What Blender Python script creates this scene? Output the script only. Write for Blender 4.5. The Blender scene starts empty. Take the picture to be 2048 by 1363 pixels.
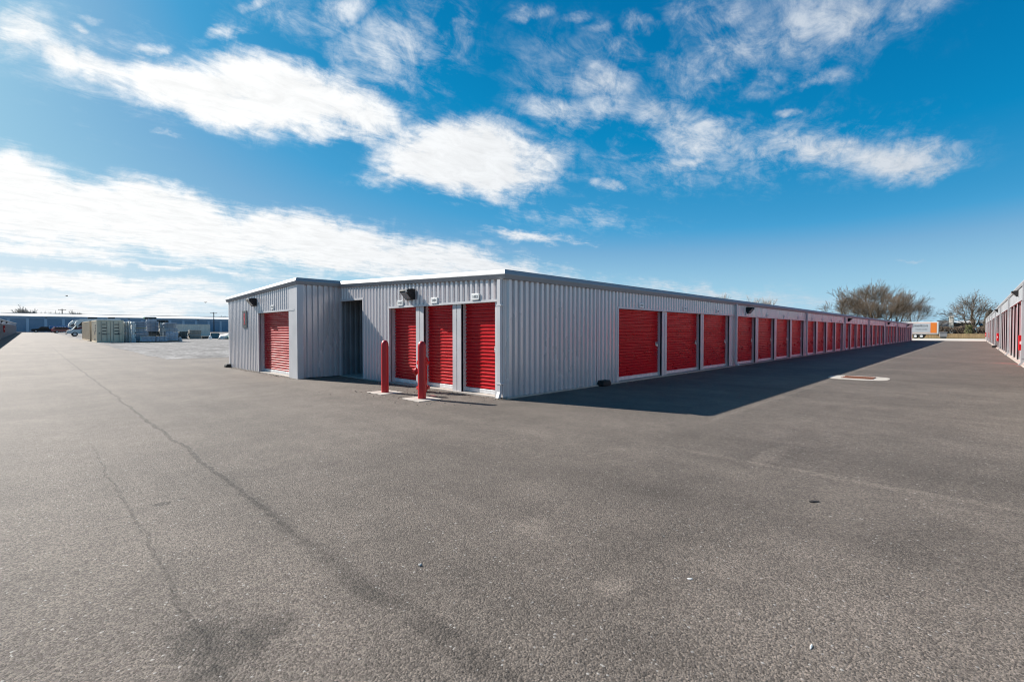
import bpy, bmesh, math, random
from mathutils import Vector, Matrix
R_ = math.radians
rnd = random.Random(7)
SC = bpy.context.scene
COL = SC.collection

# ------------------------------------------------------------------ camera, sky, sun, exposure
YAW, PITCH, FPX, CAMH = R_(44.36), R_(1.12), 943.0, 1.48
cam_d = bpy.data.cameras.new('camera'); cam = bpy.data.objects.new('camera', cam_d); COL.objects.link(cam)
cam_d.sensor_width = 36.0; cam_d.lens = 36.0 * FPX / 2048.0
cam_d.clip_start = 0.05; cam_d.clip_end = 6000
cam.location = (0, 0, CAMH)
cam.rotation_euler = (math.pi / 2 - PITCH, 0, YAW - math.pi / 2)
SC.camera = cam
SC.view_settings.view_transform = 'Standard'; SC.view_settings.look = 'None'
SC.view_settings.exposure = 1.0; SC.view_settings.gamma = 1.0
SC.cycles.use_denoising = True; SC.cycles.filter_width = 1.1; SC.cycles.sample_clamp_indirect = 4.0
SC.render.resolution_x, SC.render.resolution_y = 1024, 681

SUN = Vector((-0.28, 1.0, 0.70)).normalized()
SUN_EL = math.asin(SUN.z)
sun_d = bpy.data.lights.new('sun', 'SUN'); sun = bpy.data.objects.new('sun', sun_d); COL.objects.link(sun)
sun_d.energy = 5.0; sun_d.angle = R_(0.53); sun_d.color = (1.0, 0.95, 0.88)
sun.rotation_euler = SUN.to_track_quat('Z', 'Y').to_euler()
sun.location = (-20, 60, 60)

FWD = Vector((math.cos(YAW), math.sin(YAW), 0)); RGT = Vector((math.sin(YAW), -math.cos(YAW), 0))
_F = Vector((math.cos(YAW) * math.cos(PITCH), math.sin(YAW) * math.cos(PITCH), -math.sin(PITCH)))
_U = RGT.cross(_F)
def ray(px, py): return _F + RGT * ((px - 1024) / FPX) + _U * ((681.5 - py) / FPX)
def on_y(px, py, c):
    d = ray(px, py); return Vector((0, 0, CAMH)) + d * (c / d.y)
def on_x(px, py, c):
    d = ray(px, py); return Vector((0, 0, CAMH)) + d * (c / d.x)
def on_z(px, py, c=0.0):
    d = ray(px, py); return Vector((0, 0, CAMH)) + d * ((c - CAMH) / d.z)

def build_world():
    w = bpy.data.worlds.new('World'); SC.world = w; w.use_nodes = True
    nt = w.node_tree; N = nt.nodes; L = nt.links
    for n in list(N): N.remove(n)
    out = N.new('ShaderNodeOutputWorld'); bg = N.new('ShaderNodeBackground'); L.new(bg.outputs[0], out.inputs[0])
    bg.inputs['Strength'].default_value = 0.05
    sky = N.new('ShaderNodeTexSky'); sky.sky_type = 'NISHITA'; sky.sun_disc = False
    sky.sun_elevation = SUN_EL
    sky.sun_rotation = math.atan2(SUN.x, SUN.y)
    sky.air_density = 1.0; sky.dust_density = 0.6; sky.ozone_density = 3.0; sky.altitude = 0
    tc = N.new('ShaderNodeTexCoord'); D = tc.outputs['Generated']
    def math_n(op, a, b=None, clamp=False):
        n = N.new('ShaderNodeMath'); n.operation = op; n.use_clamp = clamp
        for i, v in enumerate((a, b)):
            if v is None: continue
            if isinstance(v, (int, float)): n.inputs[i].default_value = v
            else: L.new(v, n.inputs[i])
        return n.outputs[0]
    def dot(vec):
        n = N.new('ShaderNodeVectorMath'); n.operation = 'DOT_PRODUCT'; L.new(D, n.inputs[0]); n.inputs[1].default_value = vec
        return n.outputs['Value']
    sep = N.new('ShaderNodeSeparateXYZ'); L.new(D, sep.inputs[0])
    dz = sep.outputs[2]
    # cloud-layer plane coordinates, streaks running along azimuth 28 degrees
    den = math_n('ADD', math_n('MAXIMUM', dz, 0.0), 0.07)
    pl = N.new('ShaderNodeCombineXYZ')
    L.new(math_n('DIVIDE', sep.outputs[0], den), pl.inputs[0]); L.new(math_n('DIVIDE', sep.outputs[1], den), pl.inputs[1])
    mp = N.new('ShaderNodeMapping'); mp.inputs['Rotation'].default_value = (0, 0, R_(-28)); mp.inputs['Scale'].default_value = (0.36, 1.0, 1.0)
    L.new(pl.outputs[0], mp.inputs[0])
    def noise(vec, scale, detail, rough, dist=0.0):
        n = N.new('ShaderNodeTexNoise'); n.inputs['Scale'].default_value = scale; n.inputs['Detail'].default_value = detail
        n.inputs['Roughness'].default_value = rough; n.inputs['Distortion'].default_value = dist; L.new(vec, n.inputs['Vector']); return n
    n1 = noise(mp.outputs[0], 2.6, 9, 0.66, 0.35)
    mp2 = N.new('ShaderNodeMapping'); mp2.inputs['Rotation'].default_value = (0, 0, R_(-28)); mp2.inputs['Scale'].default_value = (0.6, 1.0, 1.0); L.new(pl.outputs[0], mp2.inputs[0])
    n2 = noise(mp2.outputs[0], 9.0, 9, 0.70, 0.5)
    n3 = noise(D, 15.0, 8, 0.68, 0.8)
    # world-fixed sky chart: p to the side, q up, both as slopes about the horizontal direction FWD
    fw = math_n('MAXIMUM', dot(FWD), 0.08)
    P = math_n('DIVIDE', dot(RGT), fw); Q = math_n('DIVIDE', dz, fw)
    pq = N.new('ShaderNodeCombineXYZ'); L.new(P, pq.inputs[0]); L.new(Q, pq.inputs[1])
    wn = noise(pq.outputs[0], 5.5, 6, 0.6)
    ws = N.new('ShaderNodeVectorMath'); ws.operation = 'SUBTRACT'; L.new(wn.outputs['Color'], ws.inputs[0]); ws.inputs[1].default_value = (0.5, 0.5, 0.5)
    wm = N.new('ShaderNodeVectorMath'); wm.operation = 'MULTIPLY'; L.new(ws.outputs[0], wm.inputs[0]); wm.inputs[1].default_value = (0.16, 0.10, 0)
    wa = N.new('ShaderNodeVectorMath'); wa.operation = 'ADD'; L.new(pq.outputs[0], wa.inputs[0]); L.new(wm.outputs[0], wa.inputs[1])
    blobs = [  # centre and radii of each cloud bank (in 1/943 of a unit slope), tilt, weight
        (40, 400, 350, 105, -13, 1.8), (330, 438, 350, 82, -12, 1.8), (620, 486, 350, 62, -10, 1.65), (880, 522, 320, 42, -8, 1.35),
        (1090, 548, 220, 24, -7, .7), (150, 562, 480, 26, -3, 1.35), (60, 492, 330, 24, -4, 1.3), (380, 600, 560, 22, -1, 1.1), (100, 622, 460, 26, 0, 1.4), (350, 530, 420, 12, -4, .9),
        (560, 545, 300, 16, -3, .7),
        (30, 55, 110, 75, 10, 1.0), (120, 105, 100, 45, -28, 1.0), (215, 135, 150, 50, -22, 1.05), (400, 185, 220, 66, -17, 1.6),
        (560, 180, 240, 88, -8, 1.8), (690, 210, 180, 74, -16, 1.5), (640, 250, 200, 34, -14, 1.1), (760, 235, 130, 44, -22, 1.0), (470, 215, 260, 50, -10, 1.1), (700, 110, 120, 70, 30, .6), (300, 205, 120, 18, -14, .6),
        (800, 90, 170, 105, 38, .72), (690, 15, 110, 52, 25, .75), (900, 60, 90, 60, 40, .55), (440, 72, 85, 32, 12, .85), (320, 90, 55, 20, 8, .8),
        (180, 30, 40, 16, -15, .7), (520, 8, 80, 18, 12, .6), (160, 48, 40, 18, -20, .8),
        (930, 316, 215, 88, -8, 1.8), (830, 335, 130, 46, 14, 1.1), (1040, 318, 130, 60, 8, 1.05), (980, 378, 130, 34, -12, 1.0), (900, 255, 100, 36, 0, .8),
        (1200, 155, 120, 50, 8, .72), (1120, 218, 130, 42, -12, .78), (1200, 215, 120, 55, 15, .7), (1330, 225, 120, 42, -18, .68), (1400, 275, 135, 62, -8, .95),
        (1370, 318, 110, 22, 0, .8), (1205, 373, 48, 24, -14, .72), (1640, 300, 170, 50, 2, .95), (1790, 308, 190, 52, 3, .95), (1860, 330, 110, 34, 16, .8),
        (1530, 315, 110, 34, 0, .75), (1460, 100, 170, 95, 24, .74), (1640, 60, 260, 90, 20, .72), (1800, 20, 190, 60, 22, .55), (1640, 155, 110, 26, 16, .62),
        (1420, 30, 130, 60, 10, .6), (1575, 235, 48, 14, 8, .72), (1540, 190, 90, 26, 12, .5),
        (1060, 35, 60, 22, 5, .5), (1145, 38, 40, 16, 8, .45), (1195, 55, 60, 22, 12, .48), (1255, 90, 90, 40, -12, .5), (1290, 40, 60, 34, -30, .5),
        (1060, 478, 130, 18, -4, .95), (1160, 490, 60, 10, -4, .7), (1390, 578, 230, 20, -3, .72), (1600, 600, 220, 16, 0, .5), (1832, 528, 48, 6, 0, .5),
        (1550, 80, 430, 160, 20, .50), (1170, 150, 240, 160, 0, .34), (790, 120, 230, 170, 30, .46), (1500, 300, 520, 105, 3, .5), (1150, 430, 260, 60, -5, .42), (1400, 588, 420, 36, -2, .6), (220, 120, 340, 150, -15, .5), (520, 60, 300, 90, 10, .42), (340, 268, 60, 9, -10, .5), (1010, 465, 90, 9, -6, .6)]
    M = None
    for (cx, cy, rx, ry, rot, wgt) in blobs:
        d = ray(cx, cy); f = d.dot(FWD)
        m = N.new('ShaderNodeMapping'); m.vector_type = 'TEXTURE'
        m.inputs['Location'].default_value = (d.dot(RGT) / f, d.z / f, 0)
        m.inputs['Rotation'].default_value = (0, 0, R_(rot)); m.inputs['Scale'].default_value = (1.10 * rx / FPX, 1.12 * ry / FPX, 1)
        L.new(wa.outputs[0], m.inputs[0])
        ln = N.new('ShaderNodeVectorMath'); ln.operation = 'LENGTH'; L.new(m.outputs[0], ln.inputs[0])
        mr = N.new('ShaderNodeMapRange'); mr.interpolation_type = 'SMOOTHSTEP'
        mr.inputs['From Min'].default_value = 1.2; mr.inputs['From Max'].default_value = 0.05
        mr.inputs['To Min'].default_value = 0.0; mr.inputs['To Max'].default_value = wgt
        L.new(ln.outputs['Value'], mr.inputs['Value'])
        M = mr.outputs[0] if M is None else math_n('MAXIMUM', M, mr.outputs[0])
    front = N.new('ShaderNodeMapRange'); front.interpolation_type = 'SMOOTHSTEP'
    front.inputs['From Min'].default_value = 0.2; front.inputs['From Max'].default_value = 0.45; L.new(dot(FWD), front.inputs['Value'])
    M = math_n('MULTIPLY', M, front.outputs[0])
    back = math_n('MULTIPLY', math_n('SUBTRACT', 1.0, front.outputs[0]), 0.25)   # scattered clouds over the rest of the sky
    M = math_n('ADD', M, back)
    nz = math_n('ADD', math_n('MULTIPLY', math_n('SUBTRACT', n1.outputs[0], 0.5), 1.6),
                math_n('ADD', math_n('MULTIPLY', math_n('SUBTRACT', n2.outputs[0], 0.5), 1.6), math_n('MULTIPLY', math_n('SUBTRACT', n3.outputs[0], 0.5), 1.35)))
    dens = N.new('ShaderNodeMapRange'); dens.interpolation_type = 'SMOOTHSTEP'
    dens.inputs['From Min'].default_value = 0.10; dens.inputs['From Max'].default_value = 1.30
    L.new(math_n('ADD', M, nz), dens.inputs['Value'])
    gate = N.new('ShaderNodeMapRange'); gate.inputs['From Min'].default_value = 0.0; gate.inputs['From Max'].default_value = 0.35; L.new(M, gate.inputs['Value'])
    den2 = math_n('MULTIPLY', math_n('MULTIPLY', dens.outputs[0], gate.outputs[0]), math_n('ADD', 0.25, math_n('MULTIPLY', M, 0.85), True))
    # thin milky veil low over the horizon, stronger towards the sun
    hz = N.new('ShaderNodeMapRange'); hz.interpolation_type = 'SMOOTHSTEP'
    hz.inputs['From Min'].default_value = 0.22; hz.inputs['From Max'].default_value = -0.02; hz.inputs['To Max'].default_value = 0.6; L.new(dz, hz.inputs['Value'])
    sg = N.new('ShaderNodeMapRange'); sg.interpolation_type = 'SMOOTHSTEP'
    sg.inputs['From Min'].default_value = 0.1; sg.inputs['From Max'].default_value = 0.95; sg.inputs['To Min'].default_value = 0.0; sg.inputs['To Max'].default_value = 0.24; L.new(dot(SUN), sg.inputs['Value'])
    veil = hz.outputs[0]
    sc_ = N.new('ShaderNodeSeparateColor'); L.new(sky.outputs[0], sc_.inputs[0])
    t0 = math_n('MULTIPLY', math_n('MULTIPLY', sc_.outputs[1], 0.102), math_n('SUBTRACT', 1.0, sg.outputs[0]))
    t1 = math_n('ADD', t0, math_n('MULTIPLY', veil, math_n('SUBTRACT', 0.80, t0)))
    ramp = N.new('ShaderNodeValToRGB'); L.new(t1, ramp.inputs[0]); cr = ramp.color_ramp
    stops = [(0.0, (0, .03, .13)), (.145, (0, .145, .38)), (.231, (.004, .245, .535)), (.342, (.065, .355, .655)), (.43, (.185, .43, .68)), (.61, (.34, .61, .79)), (1.0, (.93, .97, 1.0))]
    cr.elements[0].position = 0.0; cr.elements[1].position = 1.0
    for p_, c_ in stops[1:-1]: cr.elements.new(p_)
    for e_, (p_, c_) in zip(cr.elements, stops): e_.position = p_; e_.color = (*c_, 1)
    mv = N.new('ShaderNodeVectorMath'); mv.operation = 'SCALE'; L.new(ramp.outputs[0], mv.inputs[0]); mv.inputs['Scale'].default_value = 10.0
    mc = N.new('ShaderNodeMix'); mc.data_type = 'RGBA'; L.new(den2, mc.inputs['Factor']); L.new(mv.outputs[0], mc.inputs['A'])
    cs = N.new('ShaderNodeMapRange'); cs.inputs['From Min'].default_value = -0.25; cs.inputs['From Max'].default_value = 0.9; L.new(dot(SUN), cs.inputs['Value'])
    cc = N.new('ShaderNodeMix'); cc.data_type = 'RGBA'; L.new(cs.outputs[0], cc.inputs['Factor'])
    cc.inputs['A'].default_value = (5.6, 6.3, 7.2, 1); cc.inputs['B'].default_value = (10.5, 10.6, 10.6, 1)
    cv = N.new('ShaderNodeMapRange'); cv.inputs['From Min'].default_value = 0.35; cv.inputs['From Max'].default_value = 0.6; cv.inputs['To Min'].default_value = 0.88; cv.inputs['To Max'].default_value = 1.0; L.new(n2.outputs[0], cv.inputs['Value'])
    cm = N.new('ShaderNodeVectorMath'); cm.operation = 'SCALE'; L.new(cc.outputs['Result'], cm.inputs[0]); L.new(cv.outputs[0], cm.inputs['Scale']); L.new(cm.outputs[0], mc.inputs['B'])
    L.new(mc.outputs['Result'], bg.inputs['Color'])
build_world()

# ------------------------------------------------------------------ materials
MATS = {}
def mat(name, col, rough=0.6, metal=0.0, var=0.12, scale=3.0, bump=0.0, bscale=40.0, spec=0.5, coat=0.0, stretch=None):
    if name in MATS: return MATS[name]
    m = bpy.data.materials.new(name); m.use_nodes = True; nt = m.node_tree; N = nt.nodes; L = nt.links
    b = N['Principled BSDF']; b.inputs['Roughness'].default_value = rough; b.inputs['Metallic'].default_value = metal
    b.inputs['Specular IOR Level'].default_value = spec; b.inputs['Coat Weight'].default_value = coat
    tc = N.new('ShaderNodeTexCoord'); mp = N.new('ShaderNodeMapping'); L.new(tc.outputs['Object'], mp.inputs[0])
    if stretch: mp.inputs['Scale'].default_value = stretch
    n = N.new('ShaderNodeTexNoise'); n.inputs['Scale'].default_value = scale; n.inputs['Detail'].default_value = 6; L.new(mp.outputs[0], n.inputs['Vector'])
    r = N.new('ShaderNodeMapRange'); r.inputs['From Min'].default_value = 0.3; r.inputs['From Max'].default_value = 0.7
    r.inputs['To Min'].default_value = 1 - var; r.inputs['To Max'].default_value = 1 + var; L.new(n.outputs[0], r.inputs['Value'])
    mx = N.new('ShaderNodeVectorMath'); mx.operation = 'SCALE'; mx.inputs[0].default_value = col; L.new(r.outputs[0], mx.inputs['Scale'])
    L.new(mx.outputs[0], b.inputs['Base Color'])
    rr = N.new('ShaderNodeMapRange'); rr.inputs['From Min'].default_value = 0.3; rr.inputs['From Max'].default_value = 0.7
    rr.inputs['To Min'].default_value = max(0.03, rough - 0.06); rr.inputs['To Max'].default_value = min(1, rough + 0.08); L.new(n.outputs[0], rr.inputs['Value']); L.new(rr.outputs[0], b.inputs['Roughness'])
    if bump:
        n2 = N.new('ShaderNodeTexNoise'); n2.inputs['Scale'].default_value = bscale; n2.inputs['Detail'].default_value = 3; L.new(mp.outputs[0], n2.inputs['Vector'])
        bp = N.new('ShaderNodeBump'); bp.inputs['Strength'].default_value = bump; bp.inputs['Distance'].default_value = 0.01
        L.new(n2.outputs[0], bp.inputs['Height']); L.new(bp.outputs[0], b.inputs['Normal'])
    MATS[name] = m; return m
PANEL = mat('silver_wall_panel', (0.60, 0.565, 0.57), 0.26, 0.30, 0.05, 1.2, 0.03, 6.0, stretch=(1, 1, 0.15))
TRIM = mat('silver_trim', (0.56, 0.545, 0.55), 0.42, 0.12, 0.05, 1.5)
FASC = mat('silver_fascia', (0.31, 0.315, 0.325), 0.62, 0.2, 0.05, 0.8)
RED = mat('red_door_enamel', (0.52, 0.006, 0.013), 0.30, 0.0, 0.06, 2.0, spec=0.36, coat=0.06)
REDP = mat('red_paint', (0.48, 0.006, 0.010), 0.36, 0.0, 0.06, 3.0)
ALU = mat('bare_aluminium', (0.72, 0.72, 0.72), 0.45, 0.4, 0.12, 9.0)
BLACK = mat('black_plastic', (0.012, 0.012, 0.013), 0.72, 0, 0.2, 5.0)
LENS = mat('lamp_lens', (0.34, 0.35, 0.35), 0.2, 0.0, 0.1, 40.0)
WHITE = mat('white_plastic', (0.78, 0.78, 0.76), 0.45, 0, 0.04, 4.0)
DARKTX = mat('black_lettering', (0.03, 0.03, 0.035), 0.6, 0, 0.1, 4.0)
CONC = mat('pale_concrete', (0.38, 0.34, 0.30), 0.85, 0, 0.14, 3.0, 0.4, 60.0)
DARKIN = mat('shade_toned_panel', (0.30, 0.32, 0.345), 0.4, 0.5, 0.1, 2.0)  # darker wall panel for the passage; its shade is put into the colour
DIMP = mat('sun_dimmed_wall_panel', (0.43, 0.425, 0.43), 0.34, 0.4, 0.06, 1.2)  # silver panel with darkened colour, offsets direct sun on the right-hand building
DIMT = mat('sun_dimmed_trim', (0.41, 0.41, 0.42), 0.4, 0.25, 0.06, 1.5)  # silver trim, colour darkened the same way against the direct sun
CHROME = mat('steel_hardware', (0.6, 0.6, 0.6), 0.3, 0.9, 0.05, 8.0)
BLUEW = mat('blue_grey_panel', (0.24, 0.33, 0.43), 0.5, 0.15, 0.05, 0.2)
BLUET = mat('pale_blue_trim', (0.36, 0.46, 0.56), 0.5, 0.15, 0.05, 0.2)
BARK = mat('grey_brown_bark', (0.115, 0.085, 0.062), 0.9, 0, 0.25, 1.5)
TWIG = mat('brown_twig', (0.115, 0.083, 0.058), 0.9, 0, 0.25, 0.6)
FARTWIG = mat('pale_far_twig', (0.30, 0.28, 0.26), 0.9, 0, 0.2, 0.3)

# ------------------------------------------------------------------ mesh helpers
class MB:
    def __init__(s): s.v = []; s.f = []; s.mi = []
    def quad(s, a, b, c, d, mi=0):
        n = len(s.v); s.v += [tuple(a), tuple(b), tuple(c), tuple(d)]; s.f.append((n, n + 1, n + 2, n + 3)); s.mi.append(mi)
    def poly(s, pts, mi=0):
        n = len(s.v); s.v += [tuple(p) for p in pts]; s.f.append(tuple(range(n, n + len(pts)))); s.mi.append(mi)
    def box(s, x0, x1, y0, y1, z0, z1, mi=0, b=0.0):
        if b > 0:
            bm = bmesh.new(); bmesh.ops.create_cube(bm, size=1)
            for v in bm.verts: v.co = Vector(((x0 + x1) / 2 + v.co.x * (x1 - x0), (y0 + y1) / 2 + v.co.y * (y1 - y0), (z0 + z1) / 2 + v.co.z * (z1 - z0)))
            bmesh.ops.bevel(bm, geom=bm.edges[:], offset=b, segments=2, affect='EDGES', profile=0.5)
            s.bm(bm, mi); return
        n = len(s.v)
        s.v += [(x0, y0, z0), (x1, y0, z0), (x1, y1, z0), (x0, y1, z0), (x0, y0, z1), (x1, y0, z1), (x1, y1, z1), (x0, y1, z1)]
        for q in ((3, 2, 1, 0), (4, 5, 6, 7), (0, 1, 5, 4), (1, 2, 6, 5), (2, 3, 7, 6), (3, 0, 4, 7)): s.f.append(tuple(n + i for i in q)); s.mi.append(mi)
    def bm(s, bm, mi=0):
        n = len(s.v); bm.verts.index_update()
        s.v += [tuple(v.co) for v in bm.verts]
        for f in bm.faces: s.f.append(tuple(n + v.index for v in f.verts)); s.mi.append(mi)
        bm.free()
    def tube(s, pts, rads, k=8, cap=True, mi=0):
        pts = [Vector(p) for p in pts]
        if isinstance(rads, (int, float)): rads = [rads] * len(pts)
        base = len(s.v)
        for i, p in enumerate(pts):
            t = (pts[min(i + 1, len(pts) - 1)] - pts[max(i - 1, 0)]).normalized()
            a = Vector((0, 0, 1)) if abs(t.z) < 0.9 else Vector((1, 0, 0))
            e1 = t.cross(a).normalized(); e2 = t.cross(e1)
            for j in range(k):
                an = 2 * math.pi * j / k; q = p + (e1 * math.cos(an) + e2 * math.sin(an)) * rads[i]; s.v.append(tuple(q))
        for i in range(len(pts) - 1):
            for j in range(k):
                a = base + i * k + j; b = base + i * k + (j + 1) % k
                s.f.append((a, b, b + k, a + k)); s.mi.append(mi)
        if cap:
            s.f.append(tuple(base + j for j in range(k))[::-1]); s.mi.append(mi)
            e = base + (len(pts) - 1) * k; s.f.append(tuple(e + j for j in range(k))); s.mi.append(mi)
    def lathe(s, c, prof, k=24, mi=0):
        c = Vector(c); s.tube([c + Vector((0, 0, 1)) * z for r, z in prof], 1.0, 3, False) if False else None
        base = len(s.v)
        for r, z in prof:
            for j in range(k):
                an = 2 * math.pi * j / k; s.v.append((c.x + r * math.cos(an), c.y + r * math.sin(an), c.z + z))
        for i in range(len(prof) - 1):
            for j in range(k):
                a = base + i * k + j; b = base + i * k + (j + 1) % k; s.f.append((a, b, b + k, a + k)); s.mi.append(mi)
        s.f.append(tuple(base + (len(prof) - 1) * k + j for j in range(k))); s.mi.append(mi)
    def prism(s, prof, y0, y1, mi=0):          # profile in x,z extruded along y
        n = len(prof); b = len(s.v)
        s.v += [(x, y0, z) for x, z in prof] + [(x, y1, z) for x, z in prof]
        s.f.append(tuple(b + i for i in range(n))); s.mi.append(mi)
        s.f.append(tuple(b + n + i for i in reversed(range(n)))); s.mi.append(mi)
        for i in range(n):
            j = (i + 1) % n; s.f.append((b + i, b + n + i, b + n + j, b + j)); s.mi.append(mi)
    def mesh(s, name, mats, smooth=False):
        me = bpy.data.meshes.new(name); me.from_pydata(s.v, [], s.f)
        for m in (mats if isinstance(mats, (list, tuple)) else [mats]): me.materials.append(m)
        me.polygons.foreach_set('material_index', s.mi)
        bm = bmesh.new(); bm.from_mesh(me); bmesh.ops.recalc_face_normals(bm, faces=bm.faces[:]); bm.to_mesh(me); bm.free()
        if smooth:
            me.polygons.foreach_set('use_smooth', [True] * len(me.polygons))
            me.set_sharp_from_angle(angle=R_(38))
        me.update(); return me

def rawmesh(mb, name, mats):                   # without normal recalculation (big or open meshes)
    me = bpy.data.meshes.new(name); me.from_pydata(mb.v, [], mb.f)
    for m in (mats if isinstance(mats, (list, tuple)) else [mats]): me.materials.append(m)
    me.polygons.foreach_set('material_index', mb.mi); me.update(); return me

def thing(name, label, cat, loc=(0, 0, 0), rotz=0.0, group=None):
    o = bpy.data.objects.new(name, None); COL.objects.link(o); o.empty_display_size = 0.2
    o.location = loc; o.rotation_euler = (0, 0, rotz); o['label'] = label; o['category'] = cat
    if group: o['group'] = group
    return o
def link(name, me, parent=None, loc=(0, 0, 0), rotz=0.0):
    o = bpy.data.objects.new(name, me); COL.objects.link(o); o.location = loc; o.rotation_euler = (0, 0, rotz)
    if parent: o.parent = parent
    return o
def tag(o, label, cat, group=None):
    o['label'] = label; o['category'] = cat
    if group: o['group'] = group
    return o
def struct(o, kind='structure'):
    o['kind'] = kind; return o
def shifted(mb, root):                          # world coordinates -> coordinates of an unrotated root
    l = Vector(root.location); mb.v = [(x - l.x, y - l.y, z - l.z) for x, y, z in mb.v]; return mb
def part(name, mb, mats, root, smooth=False, raw=False):
    shifted(mb, root); me = rawmesh(mb, name, mats) if raw else mb.mesh(name, mats, smooth)
    return link(name, me, root)
def copy_tree(o, parent=None):
    c = o.copy(); COL.objects.link(c); c.parent = parent
    for ch in list(o.children): copy_tree(ch, c)
    return c
def text_mesh(s, size, m, depth=0.003):
    cu = bpy.data.curves.new('lettering', 'FONT'); cu.body = s; cu.size = size; cu.align_x = 'CENTER'; cu.align_y = 'CENTER'; cu.extrude = depth
    o = bpy.data.objects.new('lettering', cu); COL.objects.link(o)
    me = bpy.data.meshes.new_from_object(o.evaluated_get(bpy.context.evaluated_depsgraph_get()))
    bpy.data.objects.remove(o); bpy.data.curves.remove(cu)
    me.materials.clear(); me.materials.append(m)
    me.transform(Matrix.Rotation(math.pi / 2, 4, 'X')); return me      # stands in xz, faces -y

# ------------------------------------------------------------------ ground
def gz(y):
    if y < 32: return 0.0
    if y < 46: return 0.0072 * (y - 32) ** 2 / 28
    return min(0.0072 * (y - 39), 0.0072 * 186)
YL = [-1500, -400, -100, -40, -10, 0, 10, 20, 30, 34, 38, 42, 46, 60, 80, 110, 150, 190, 225, 300, 600, 1600]
def sheet(name, xs, ys, dz, m, edge=None):
    mb = MB(); idx = {}
    for i, x in enumerate(xs):
        for j, y in enumerate(ys):
            xx = x
            if edge: xx = edge(i, j, x, y)
            idx[i, j] = len(mb.v); mb.v.append((xx, y, gz(y) + dz))
    for i in range(len(xs) - 1):
        for j in range(len(ys) - 1):
            mb.f.append((idx[i, j], idx[i + 1, j], idx[i + 1, j + 1], idx[i, j + 1])); mb.mi.append(0)
    return struct(link(name, rawmesh(mb, name, m)))

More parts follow.
